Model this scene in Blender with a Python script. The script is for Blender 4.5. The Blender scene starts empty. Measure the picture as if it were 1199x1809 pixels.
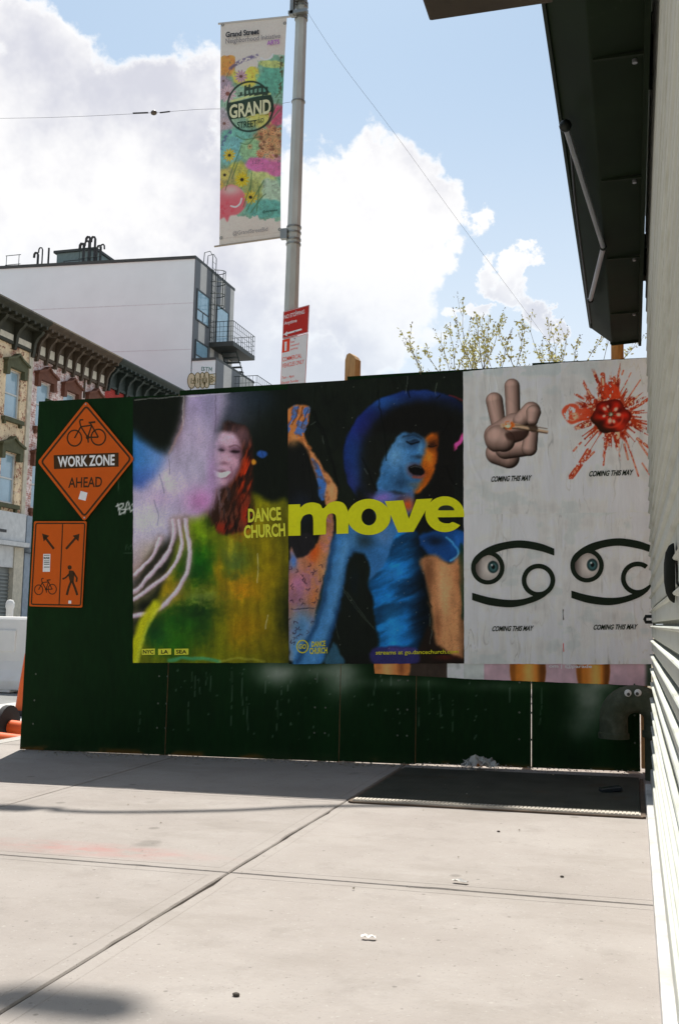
import bpy, bmesh, math, random
import numpy as np
from mathutils import Vector, Matrix
from mathutils.geometry import tessellate_polygon
random.seed(7)
sc = bpy.context.scene
col = sc.collection

# ------------------------------------------------------------------ camera
FPX, CX, CY = 1759.0, 599.5, 904.5          # focal length and centre in photograph pixels (35 mm lens, 36 mm tall frame)
YAW, PITCH, ROLL = math.radians(16.45), math.radians(6.1), 0.022
CAM = Vector((0, 0, 0.87))
Fv = Vector((-math.sin(YAW)*math.cos(PITCH), math.cos(YAW)*math.cos(PITCH), math.sin(PITCH)))
R0 = Vector((math.cos(YAW), math.sin(YAW), 0)); U0 = R0.cross(Fv)
Rv = R0*math.cos(ROLL) + U0*math.sin(ROLL); Uv = U0*math.cos(ROLL) - R0*math.sin(ROLL)
cd = bpy.data.cameras.new('camera'); cam = bpy.data.objects.new('camera', cd); col.objects.link(cam)
cd.sensor_fit = 'VERTICAL'; cd.sensor_height = 36; cd.sensor_width = 24; cd.lens = 35.0
cd.clip_start = 0.01; cd.clip_end = 3000
cam.matrix_world = Matrix(((Rv.x, Uv.x, -Fv.x, CAM.x), (Rv.y, Uv.y, -Fv.y, CAM.y), (Rv.z, Uv.z, -Fv.z, CAM.z), (0, 0, 0, 1)))
sc.camera = cam

# ------------------------------------------------------------------ light
SUNV = Vector((-0.185, 0.52, 1.0)).normalized()          # towards the sun
sd = bpy.data.lights.new('sun', 'SUN'); sd.energy = 5.0; sd.angle = math.radians(0.53); sd.color = (1.0, 0.95, 0.87)
sun = bpy.data.objects.new('sun', sd); col.objects.link(sun)
sun.rotation_euler = SUNV.to_track_quat('Z', 'Y').to_euler(); sun.location = (-3, 8, 20)
sc.view_settings.view_transform = 'Standard'; sc.view_settings.look = 'None'
sc.view_settings.gamma = 1.0; sc.view_settings.use_curve_mapping = False
sc.view_settings.exposure = 0.42
sc.render.engine = 'CYCLES'
sc.render.resolution_x = 678; sc.render.resolution_y = 1024

# ------------------------------------------------------------------ pixel -> place helpers
def ray(px, py): return Fv*FPX + Rv*(px-CX) + Uv*(CY-py)
def onY(px, py, Y): d = ray(px, py); return CAM + d*((Y-CAM.y)/d.y)
def onX(px, py, X): d = ray(px, py); return CAM + d*((X-CAM.x)/d.x)
def onZ(px, py, Z): d = ray(px, py); return CAM + d*((Z-CAM.z)/d.z)
SLOPE = 0.02                                            # the pavement falls towards the street
def gz(x): return SLOPE*x
def onG(px, py):
    d = ray(px, py); return CAM + d*((SLOPE*CAM.x-CAM.z)/(d.z-SLOPE*d.x))
def onP(px, py, P, n):
    d = ray(px, py); return CAM + d*((P-CAM).dot(n)/d.dot(n))
def project(P):
    d = np.asarray(P, float) - np.array(CAM)
    z = d@np.array(Fv); return CX+FPX*(d@np.array(Rv))/z, CY-FPX*(d@np.array(Uv))/z
# the hoarding plane
HA = math.atan(0.0236); HT = Vector((math.cos(HA), math.sin(HA), 0)); HN = Vector((math.sin(HA), -math.cos(HA), 0)); HO = Vector((0, 6.218, 0))
def hp(px, py, v=0.0): return onP(px, py, HO+HN*v, HN)
def hu(px, py): return (hp(px, py)-HO).dot(HT)
def hw(u, z, v=0.0): return HO + HT*u + HN*v + Vector((0, 0, z))

# ------------------------------------------------------------------ world: sky with cumulus
w = bpy.data.worlds.new('World'); sc.world = w; w.use_nodes = True
nt = w.node_tree; nt.nodes.clear()
def N(t, **k):
    n = nt.nodes.new(t)
    for a, b in k.items(): setattr(n, a, b)
    return n
def L(a, b): nt.links.new(a, b)
def mth(op, a, b=None, c=None, clamp=False):
    n = N('ShaderNodeMath', operation=op, use_clamp=clamp)
    for i, v in enumerate((a, b, c)):
        if v is None: continue
        if isinstance(v, (int, float)): n.inputs[i].default_value = v
        else: L(v, n.inputs[i])
    return n.outputs[0]
def mapr(v, a, b, c=0., d=1., smooth=True):
    n = N('ShaderNodeMapRange'); n.interpolation_type = 'SMOOTHSTEP' if smooth else 'LINEAR'
    L(v, n.inputs[0]); n.inputs[1].default_value = a; n.inputs[2].default_value = b; n.inputs[3].default_value = c; n.inputs[4].default_value = d
    return n.outputs[0]
sky = N('ShaderNodeTexSky', sky_type='NISHITA'); sky.sun_disc = False
sky.sun_elevation = math.asin(SUNV.z); sky.sun_rotation = math.atan2(SUNV.x, SUNV.y); sky.air_density = 1.0; sky.dust_density = 1.2; sky.ozone_density = 1.2
tc = N('ShaderNodeTexCoord'); D = tc.outputs['Generated']
def noise(scale, detail, rough, off=(0, 0, 0), dist=0.):
    mp = N('ShaderNodeMapping'); mp.inputs['Location'].default_value = off; L(D, mp.inputs['Vector'])
    n = N('ShaderNodeTexNoise'); n.inputs['Scale'].default_value = scale; n.inputs['Detail'].default_value = detail
    n.inputs['Roughness'].default_value = rough; n.inputs['Distortion'].default_value = dist; L(mp.outputs[0], n.inputs['Vector']); return n.outputs['Fac']
n1 = noise(8.5, 12, 0.60, (2.1, 0.3, 0.7), 0.25); n2 = noise(4.2, 6, 0.6, (5.1, 1.3, 2.7)); n3 = noise(2.2, 8, 0.55, (0.4, 3.9, 1.1))
nw = noise(3.0, 3, 0.5, (8.0, 2.0, 4.0))
blobs = [(20, 150, 150), (95, 120, 125), (160, 220, 165), (60, 300, 230), (250, 230, 140), (335, 210, 120), (300, 340, 190), (150, 400, 230),
         (400, 420, 180), (470, 540, 170), (555, 345, 105), (640, 350, 105), (710, 385, 110), (765, 400, 88), (795, 400, 56), (650, 470, 135), (560, 500, 150), (700, 500, 110),
         (480, 640, 160), (640, 590, 120), (890, 484, 44), (935, 524, 50), (822, 525, 34), (985, 522, 26), (250, 560, 190)]
wm = N('ShaderNodeMapping'); wm.inputs['Location'].default_value = (3.3, 1.7, 0.2); L(D, wm.inputs['Vector'])
wn_ = N('ShaderNodeTexNoise'); wn_.inputs['Scale'].default_value = 13.0; wn_.inputs['Detail'].default_value = 9.0; wn_.inputs['Roughness'].default_value = 0.58; L(wm.outputs[0], wn_.inputs['Vector'])
wsub = N('ShaderNodeVectorMath', operation='SUBTRACT'); L(wn_.outputs['Color'], wsub.inputs[0]); wsub.inputs[1].default_value = (0.5, 0.5, 0.5)
wscl = N('ShaderNodeVectorMath', operation='SCALE'); L(wsub.outputs[0], wscl.inputs[0]); wscl.inputs['Scale'].default_value = 0.21
wadd = N('ShaderNodeVectorMath', operation='ADD'); L(D, wadd.inputs[0]); L(wscl.outputs[0], wadd.inputs[1])
wnrm = N('ShaderNodeVectorMath', operation='NORMALIZE'); L(wadd.outputs[0], wnrm.inputs[0]); DW = wnrm.outputs[0]
acc = None
for (bx, by, br) in blobs:
    d = ray(bx, by).normalized(); vm = N('ShaderNodeVectorMath', operation='DOT_PRODUCT'); L(DW, vm.inputs[0]); vm.inputs[1].default_value = d
    r = br/1759*0.88
    v = mapr(vm.outputs['Value'], math.cos(r*1.3), 1.0)
    acc = v if acc is None else mth('MAXIMUM', acc, v)
# generic cumulus everywhere the photograph does not look
vc = ray(600, 400).normalized(); vm = N('ShaderNodeVectorMath', operation='DOT_PRODUCT'); L(D, vm.inputs[0]); vm.inputs[1].default_value = vc
away = mapr(vm.outputs['Value'], 0.93, 0.80)
gen = mth('MULTIPLY', mapr(n3, 0.54, 0.70), away)
acc = mth('MAXIMUM', acc, gen)
dens = mth('ADD', mth('SUBTRACT', acc, 0.33), mth('MULTIPLY', mth('SUBTRACT', n1, 0.5), 1.1))
mask = mapr(dens, -0.08, 0.42)
sep = N('ShaderNodeSeparateXYZ'); L(D, sep.inputs[0])
up = mapr(sep.outputs['Z'], 0.0, 0.06)
mask = mth('MULTIPLY', mask, mapr(sep.outputs['Z'], 0.16, 0.38, 0.30, 0.93))
core = mapr(dens, 0.14, 0.62)
shade = mth('MULTIPLY', core, mapr(n2, 0.42, 0.60, 0.15, 1.0), clamp=True)
cc = N('ShaderNodeMix', data_type='RGBA'); L(shade, cc.inputs['Factor'])
cc.inputs[6].default_value = (8.3, 8.15, 8.0, 1); cc.inputs[7].default_value = (5.3, 5.3, 5.85, 1)
# pale veil low in the sky
veil = N('ShaderNodeMix', data_type='RGBA'); L(mapr(sep.outputs['Z'], 0.62, 0.14, 0.10, 0.86), veil.inputs['Factor']); 
hs = N('ShaderNodeMix', data_type='RGBA', blend_type='MULTIPLY'); hs.inputs['Factor'].default_value = 1.0
L(sky.outputs[0], hs.inputs[6]); hs.inputs[7].default_value = (0.90, 1.03, 0.99, 1)
L(hs.outputs[2], veil.inputs[6]); veil.inputs[7].default_value = (6.4, 6.9, 7.5, 1)
mx = N('ShaderNodeMix', data_type='RGBA'); L(mask, mx.inputs['Factor']); L(veil.outputs[2], mx.inputs[6]); L(cc.outputs[2], mx.inputs[7])
bg = N('ShaderNodeBackground'); bg.inputs['Strength'].default_value = 0.1; L(mx.outputs[2], bg.inputs['Color'])
wo = N('ShaderNodeOutputWorld'); L(bg.outputs[0], wo.inputs['Surface'])

# ------------------------------------------------------------------ materials
MATS = {}
def lin(c): c = np.asarray(c, float)/255.; return np.where(c <= .04045, c/12.92, ((c+.055)/1.055)**2.4)
def mat(name, c, rough=.7, metal=0., var=.12, vscale=6., bump=0., bscale=60., c2=None, c2lo=.5, c2hi=.62, c2scale=2., spec=.5, attr=None, stretch=None, trans=0., rnd=0., alpha=1.):
    if name in MATS: return MATS[name]
    m = bpy.data.materials.new(name); m.use_nodes = True; t = m.node_tree; nn = t.nodes; p = nn['Principled BSDF']
    p.inputs['Roughness'].default_value = rough; p.inputs['Metallic'].default_value = metal; p.inputs['Specular IOR Level'].default_value = spec
    tcn = nn.new('ShaderNodeTexCoord'); vec = tcn.outputs['Object']
    if stretch:
        mp = nn.new('ShaderNodeMapping'); mp.inputs['Scale'].default_value = stretch; t.links.new(vec, mp.inputs['Vector']); vec = mp.outputs[0]
    def nz(scale, detail=5, rough_=.6):
        n = nn.new('ShaderNodeTexNoise'); n.inputs['Scale'].default_value = scale; n.inputs['Detail'].default_value = detail; n.inputs['Roughness'].default_value = rough_
        t.links.new(vec, n.inputs['Vector']); return n.outputs['Fac']
    def mix(a, b, fac, bt='MIX'):
        x = nn.new('ShaderNodeMix'); x.data_type = 'RGBA'; x.blend_type = bt
        for s, v in ((6, a), (7, b)):
            if isinstance(v, tuple): x.inputs[s].default_value = (*v[:3], 1)
            else: t.links.new(v, x.inputs[s])
        if isinstance(fac, float): x.inputs[0].default_value = fac
        else: t.links.new(fac, x.inputs[0])
        return x.outputs[2]
    def ramp(v, a, b, lo=0., hi=1.):
        r = nn.new('ShaderNodeMapRange'); t.links.new(v, r.inputs[0])
        for i, q in enumerate((a, b, lo, hi)): r.inputs[i+1].default_value = q
        return r.outputs[0]
    if attr:
        a = nn.new('ShaderNodeAttribute'); a.attribute_name = attr; base = a.outputs['Color']
    else:
        base = tuple(c)
        if c2: base = mix(base, tuple(c2), ramp(nz(c2scale, 8, .65), c2lo, c2hi))
    if var:
        k = nn.new('ShaderNodeCombineXYZ'); s = ramp(nz(vscale), .25, .75, 1-var, 1+var)
        for i in range(3): t.links.new(s, k.inputs[i])
        base = mix(base, k.outputs[0], 1.0, 'MULTIPLY')
    if rnd:
        oi = nn.new('ShaderNodeObjectInfo'); k = nn.new('ShaderNodeCombineXYZ'); s = ramp(oi.outputs['Random'], 0, 1, 1-rnd, 1+rnd)
        for i in range(3): t.links.new(s, k.inputs[i])
        base = mix(base, k.outputs[0], 1.0, 'MULTIPLY')
    if isinstance(base, tuple): p.inputs['Base Color'].default_value = (*base, 1)
    else: t.links.new(base, p.inputs['Base Color'])
    if bump:
        b = nn.new('ShaderNodeBump'); b.inputs['Strength'].default_value = bump; b.inputs['Distance'].default_value = .01
        t.links.new(nz(bscale, 6, .65), b.inputs['Height']); t.links.new(b.outputs[0], p.inputs['Normal'])
    if trans: p.inputs['Transmission Weight'].default_value = trans
    if alpha < 1: p.inputs['Alpha'].default_value = alpha
    m['base'] = list(c[:3]) if c else [1, 1, 1]
    MATS[name] = m; return m
SHADE = 2.6          # print albedo from the tone seen in open shade
def pr(r, g, b): return tuple(float(x) for x in np.minimum(lin((r, g, b))*SHADE, .88))

# ------------------------------------------------------------------ mesh helpers
def link(name, me, m=None, parent=None):
    o = bpy.data.objects.new(name, me); col.objects.link(o)
    if m is not None and me is not None:
        if len(me.materials) == 0: me.materials.append(m)
    if parent is not None: o.parent = parent
    return o
def tag(o, label=None, cat=None, group=None, kind=None):
    if label: o['label'] = label
    if cat: o['category'] = cat
    if group: o['group'] = group
    if kind: o['kind'] = kind
    return o
def thing(name, label, cat, loc=(0, 0, 0), group=None, rz=0.):
    o = bpy.data.objects.new(name, None); col.objects.link(o); o.location = loc; o.rotation_euler = (0, 0, rz); o.empty_display_size = .1
    return tag(o, label, cat, group)
def keep(o, parent):                       # parent while leaving the world place as built (thing Empties stand unrotated unless said)
    o.parent = parent; o.matrix_parent_inverse = Matrix.Translation(parent.location).inverted() if parent.rotation_euler.z == 0 else (Matrix.Translation(parent.location) @ Matrix.Rotation(parent.rotation_euler.z, 4, 'Z')).inverted()
    return o
class MB:
    def __init__(s): s.v = []; s.f = []
    def add(s, vs, fs):
        o = len(s.v); s.v += [tuple(v) for v in vs]; s.f += [tuple(i+o for i in f) for f in fs]; return s
    def quad(s, a, b, c, d): return s.add([a, b, c, d], [(0, 1, 2, 3)])
    def box(s, x0, x1, y0, y1, z0, z1):
        return s.add([(x0, y0, z0), (x1, y0, z0), (x1, y1, z0), (x0, y1, z0), (x0, y0, z1), (x1, y0, z1), (x1, y1, z1), (x0, y1, z1)],
                     [(0, 3, 2, 1), (4, 5, 6, 7), (0, 1, 5, 4), (1, 2, 6, 5), (2, 3, 7, 6), (3, 0, 4, 7)])
    def hexa(s, p): return s.add(p, [(0, 3, 2, 1), (4, 5, 6, 7), (0, 1, 5, 4), (1, 2, 6, 5), (2, 3, 7, 6), (3, 0, 4, 7)])
    def prism(s, pts, ax, a, b):            # polygon in the two other axes, extruded along axis ax from a to b
        def mk(p, t): q = list(p); q.insert(ax, t); return tuple(q)
        n = len(pts); vs = [mk(p, a) for p in pts]+[mk(p, b) for p in pts]
        return s.add(vs, [tuple(range(n))[::-1], tuple(range(n, 2*n))]+[(i, (i+1) % n, n+(i+1) % n, n+i) for i in range(n)])
    def extr(s, front, off):                # 3-D polygon pushed along a vector
        n = len(front); off = Vector(off); vs = [Vector(p) for p in front]+[Vector(p)+off for p in front]
        return s.add(vs, [tuple(range(n)), tuple(range(n, 2*n))[::-1]]+[(i, n+i, n+(i+1) % n, (i+1) % n) for i in range(n)])
    def tube(s, path, rad, n=8, cap=True):
        P = [Vector(p) for p in path]; R = rad if isinstance(rad, (list, tuple)) else [rad]*len(P)
        rings = []; pn = None
        for i, p in enumerate(P):
            t = (P[min(i+1, len(P)-1)]-P[max(i-1, 0)]).normalized()
            if pn is None: a = Vector((0, 0, 1)) if abs(t.z) < .9 else Vector((1, 0, 0)); u = t.cross(a).normalized()
            else: u = (pn-t*pn.dot(t)).normalized()
            pn = u; v = t.cross(u)
            rings.append([p+(u*math.cos(2*math.pi*k/n)+v*math.sin(2*math.pi*k/n))*R[i] for k in range(n)])
        vs = [q for r in rings for q in r]; fs = []
        for i in range(len(P)-1):
            for k in range(n): fs.append((i*n+k, i*n+(k+1) % n, (i+1)*n+(k+1) % n, (i+1)*n+k))
        if cap: fs += [tuple(range(n))[::-1], tuple(range((len(P)-1)*n, len(P)*n))]
        return s.add(vs, fs)
    def lathe(s, prof, n=24, c=(0, 0, 0)):
        vs = []; fs = []
        for (r, z) in prof: vs += [(c[0]+r*math.cos(2*math.pi*k/n), c[1]+r*math.sin(2*math.pi*k/n), c[2]+z) for k in range(n)]
        for i in range(len(prof)-1):
            for k in range(n): fs.append((i*n+k, i*n+(k+1) % n, (i+1)*n+(k+1) % n, (i+1)*n+k))
        return s.add(vs, fs)
    def ball(s, c, r, n=10, m=7, sc_=(1, 1, 1)):
        vs = []; fs = []
        for i in range(m+1):
            th = math.pi*i/m
            for k in range(n):
                ph = 2*math.pi*k/n; vs.append((c[0]+r*sc_[0]*math.sin(th)*math.cos(ph), c[1]+r*sc_[1]*math.sin(th)*math.sin(ph), c[2]+r*sc_[2]*math.cos(th)))
        for i in range(m):
            for k in range(n): fs.append((i*n+k, (i+1)*n+k, (i+1)*n+(k+1) % n, i*n+(k+1) % n))
        return s.add(vs, fs)
    def mesh(s, name, smooth=False, bevel=0.):
        me = bpy.data.meshes.new(name); me.from_pydata(s.v, [], s.f)
        bm = bmesh.new(); bm.from_mesh(me)
        bmesh.ops.remove_doubles(bm, verts=bm.verts, dist=1e-5)
        bmesh.ops.recalc_face_normals(bm, faces=bm.faces)
        if bevel: bmesh.ops.bevel(bm, geom=[e for e in bm.edges if len(e.link_faces) == 2 and e.calc_face_angle(0) > .6], offset=bevel, segments=2, affect='EDGES', profile=.6)
        bm.to_mesh(me); bm.free()
        if smooth:
            me.polygons.foreach_set('use_smooth', [True]*len(me.polygons))
            try: me.set_sharp_from_angle(angle=math.radians(38))
            except Exception: pass
        return me
    def build(s, name, m, parent=None, smooth=False, bevel=0.):
        return link(name, s.mesh(name, smooth, bevel), m, parent)
def wbuild(mb, name, m, parent, smooth=False, bevel=0.):   # built in world coordinates, then parented in place
    o = mb.build(name, m, None, smooth, bevel); return keep(o, parent)

def fbm(x, y, seed=0, oct_=4, gain=.5):
    x = np.asarray(x, float); y = np.asarray(y, float); out = np.zeros(np.broadcast(x, y).shape); a = 1.; tot = 0.
    for o in range(oct_):
        xi = np.floor(x).astype(np.int64); yi = np.floor(y).astype(np.int64); fx = x-xi; fy = y-yi; fx = fx*fx*(3-2*fx); fy = fy*fy*(3-2*fy)
        def h(i, j):
            q = (i*374761393+j*668265263+(seed+o*131)*2246822519) & 0xffffffff
            q = ((q ^ (q >> 13))*1274126177) & 0xffffffff; q = q ^ (q >> 16); return (q & 0xffff)/65535.
        v = (h(xi, yi)*(1-fx)+h(xi+1, yi)*fx)*(1-fy)+(h(xi, yi+1)*(1-fx)+h(xi+1, yi+1)*fx)*fy
        out += a*v; tot += a; a *= gain; x = x*2.03+17.1; y = y*2.03+5.7
    return out/tot
def sstep(a, b, x): t = np.clip((x-a)/(b-a), 0, 1); return t*t*(3-2*t)

def grid_obj(name, P, rgb, m, parent=None):        # P (h,w,3) points; rgb (h,w,3) linear colours -> printed sheet
    h, wd = P.shape[:2]; me = bpy.data.meshes.new(name)
    idx = np.arange(h*wd).reshape(h, wd)
    q = np.stack([idx[1:, :-1], idx[1:, 1:], idx[:-1, 1:], idx[:-1, :-1]], -1).reshape(-1, 4)
    me.vertices.add(h*wd); me.vertices.foreach_set('co', P.reshape(-1).astype(np.float32))
    me.loops.add(q.size); me.loops.foreach_set('vertex_index', q.reshape(-1).astype(np.int32))
    me.polygons.add(len(q)); me.polygons.foreach_set('loop_start', np.arange(0, q.size, 4, dtype=np.int32))
    me.polygons.foreach_set('use_smooth', np.ones(len(q), bool))
    me.update(calc_edges=True)
    if rgb is not None:
        a = me.color_attributes.new('print', 'FLOAT_COLOR', 'POINT')
        c4 = np.ones((h*wd, 4), np.float32); c4[:, :3] = rgb.reshape(-1, 3); a.data.foreach_set('color', c4.reshape(-1))
    return link(name, me, m, parent)

class Cv:                                          # a painter working on arrays of photograph-like coordinates
    def __init__(s, px, py, ox=0., oy=0., k=1., bg=(0, 0, 0), warp=0., wk=.02):
        s.x = (px-ox)*k; s.y = (py-oy)*k
        if warp: a, b = fbm(s.x*wk, s.y*wk, 501, 4)-.5, fbm(s.x*wk+40, s.y*wk+9, 502, 4)-.5; s.x = s.x+warp*2*a; s.y = s.y+warp*2*b
        s.c = np.empty(px.shape+(3,)); s.c[:] = bg
    def put(s, m, c, a=1.):
        m = np.clip(m*a, 0, 1)[..., None]; s.c = s.c*(1-m)+np.asarray(c, float)*m
    def putc(s, m, carr, a=1.): m = np.clip(m*a, 0, 1)[..., None]; s.c = s.c*(1-m)+carr*m
    def ell(s, cx, cy, rx, ry, soft=.05, rot=0.):
        dx = s.x-cx; dy = s.y-cy
        if rot: c, n = math.cos(rot), math.sin(rot); dx, dy = dx*c+dy*n, -dx*n+dy*c
        r = np.sqrt((dx/rx)**2+(dy/ry)**2); return 1-sstep(1-soft, 1+soft, r)
    def gau(s, cx, cy, rx, ry): return np.exp(-(((s.x-cx)/rx)**2+((s.y-cy)/ry)**2))
    def poly(s, pts, soft=4.):
        d2 = np.full(s.x.shape, 1e12); ins = np.zeros(s.x.shape, bool); n = len(pts)
        for i in range(n):
            ax, ay = pts[i]; bx, by = pts[(i+1) % n]; ex, ey = bx-ax, by-ay
            wx, wy = s.x-ax, s.y-ay; t = np.clip((wx*ex+wy*ey)/(ex*ex+ey*ey+1e-9), 0, 1)
            d2 = np.minimum(d2, (wx-ex*t)**2+(wy-ey*t)**2)
            cnd = ((ay > s.y) != (by > s.y)) & (s.x < (bx-ax)*(s.y-ay)/((by-ay) or 1e-9)+ax); ins ^= cnd
        d = np.sqrt(d2)*np.where(ins, -1, 1); return 1-sstep(-soft, soft, d)
    def sm(s, pts, soft=4., n=5): return s.poly(smooth(pts, n, True), soft)
    def stroke(s, pts, wd, soft=3., n=6, taper=None):
        pp = smooth(pts, n, False) if n > 1 else pts; out = np.zeros(s.x.shape)
        for i in range(len(pp)-1):
            ax, ay = pp[i]; bx, by = pp[i+1]; ex, ey = bx-ax, by-ay; wx, wy = s.x-ax, s.y-ay
            t = np.clip((wx*ex+wy*ey)/(ex*ex+ey*ey+1e-9), 0, 1); d = np.sqrt((wx-ex*t)**2+(wy-ey*t)**2)
            ww = wd if taper is None else wd*(1-(i+t)/(len(pp)-1)*(1-taper))
            out = np.maximum(out, 1-sstep(ww/2-soft, ww/2+soft, d))
        return out
    def nz(s, k, seed=0, ky=None, o=4): return fbm(s.x*k, s.y*(ky or k), seed, o)
    def out(s, shade=SHADE): return np.clip(lin(np.clip(s.c, 0, 255))*shade, 0, .88)
def smooth(pts, n=6, closed=False):
    P = [np.array(p, float) for p in pts]; m = len(P); out = []
    rng = range(m) if closed else range(m-1)
    for i in rng:
        if closed: a, b, c, d = P[(i-1) % m], P[i], P[(i+1) % m], P[(i+2) % m]
        else: a, b, c, d = P[max(i-1, 0)], P[i], P[i+1], P[min(i+2, m-1)]
        for k in range(n):
            t = k/n; out.append(.5*((2*b)+(-a+c)*t+(2*a-5*b+4*c-d)*t*t+(-a+3*b-3*c+d)*t**3))
    if not closed: out.append(P[-1])
    return [tuple(p) for p in out]

TXT = {}
def text_geo(body, bold=0., shear=0.):
    k = (body, bold, shear)
    if k in TXT: return TXT[k]
    cu = bpy.data.curves.new('letters', 'FONT'); cu.body = body; cu.size = 1; cu.offset = bold; cu.shear = shear; cu.resolution_u = 3; cu.fill_mode = 'BOTH'
    o = bpy.data.objects.new('letters', cu); col.objects.link(o); bpy.context.view_layer.update()
    me = o.evaluated_get(bpy.context.evaluated_depsgraph_get()).to_mesh()
    v = np.array([x.co[:2] for x in me.vertices]); f = [tuple(p.vertices) for p in me.polygons]
    bpy.data.objects.remove(o); bpy.data.curves.remove(cu)
    mn = v.min(0); mxx = v.max(0); v = (v-mn)/(mxx-mn); TXT[k] = (v, f); return TXT[k]
class Ink:                                          # flat lettering / symbols, laid on a surface through a mapper (px,py)->point
    def __init__(s, ox=0., oy=0., k=1.): s.v = []; s.f = []; s.o = (ox, oy, k)
    def _a(s, vs, fs): b = len(s.v); s.v += [(s.o[0]+x/s.o[2], s.o[1]+y/s.o[2]) for x, y in vs]; s.f += [tuple(i+b for i in f) for f in fs]
    def poly(s, pts):
        t = tessellate_polygon([[Vector((x, y, 0)) for x, y in pts]]); s._a(pts, t); return s
    def ring(s, cx, cy, ra, rb, ia, ib, n=40):
        vs = []
        for k in range(n): a = 2*math.pi*k/n; vs += [(cx+ra*math.cos(a), cy+rb*math.sin(a)), (cx+ia*math.cos(a), cy+ib*math.sin(a))]
        s._a(vs, [(2*k, (2*k+2) % (2*n), (2*k+3) % (2*n), 2*k+1) for k in range(n)]); return s
    def disc(s, cx, cy, ra, rb=None, n=28):
        rb = rb or ra; s._a([(cx+ra*math.cos(2*math.pi*k/n), cy+rb*math.sin(2*math.pi*k/n)) for k in range(n)], [tuple(range(n))]); return s
    def stroke(s, pts, wd, closed=False, n=1):
        if n > 1: pts = smooth(pts, n, closed)
        P = [np.array(p, float) for p in pts]; m = len(P); vs = []
        for i in range(m):
            a = P[(i-1) % m] if (closed or i) else P[i]; b = P[(i+1) % m] if (closed or i < m-1) else P[i]
            d1 = (P[i]-a); d2 = (b-P[i]); l1 = np.linalg.norm(d1); l2 = np.linalg.norm(d2)
            d1 = d1/l1 if l1 > 0 else d2/l2; d2 = d2/l2 if l2 > 0 else d1
            t = d1+d2; t = t/(np.linalg.norm(t)+1e-9); nn_ = np.array([-t[1], t[0]]); sc_ = wd/2/max(.35, float(nn_@np.array([-d1[1], d1[0]])))
            vs += [tuple(P[i]+nn_*sc_), tuple(P[i]-nn_*sc_)]
        s._a(vs, [(2*i, 2*((i+1) % m), 2*((i+1) % m)+1, 2*i+1) for i in range(m if closed else m-1)]); return s
    def text(s, body, tl, tr, br, bl, bold=0., shear=0.):
        v, f = text_geo(body, bold, shear); tl, tr, br, bl = [np.array(q, float) for q in (tl, tr, br, bl)]
        p = [tuple((tl*(1-a)+tr*a)*b+(bl*(1-a)+br*a)*(1-b)) for a, b in v]; s._a(p, f); return s
    def trect(s, body, x0, y0, x1, y1, bold=0., shear=0., dy=0.):
        return s.text(body, (x0, y0), (x1, y0+dy), (x1, y1+dy), (x0, y1), bold, shear)
    def build(s, name, m, mapper, parent, label=None):
        me = bpy.data.meshes.new(name); me.from_pydata([tuple(mapper(x, y)) for x, y in s.v], [], s.f); me.update()
        o = link(name, me, m); keep(o, parent)
        if label: o['label'] = label
        return o
def inkmat(name, r, g, b, rough=.7): return mat(name, pr(r, g, b), rough, var=.06, vscale=40, spec=.15)

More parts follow.
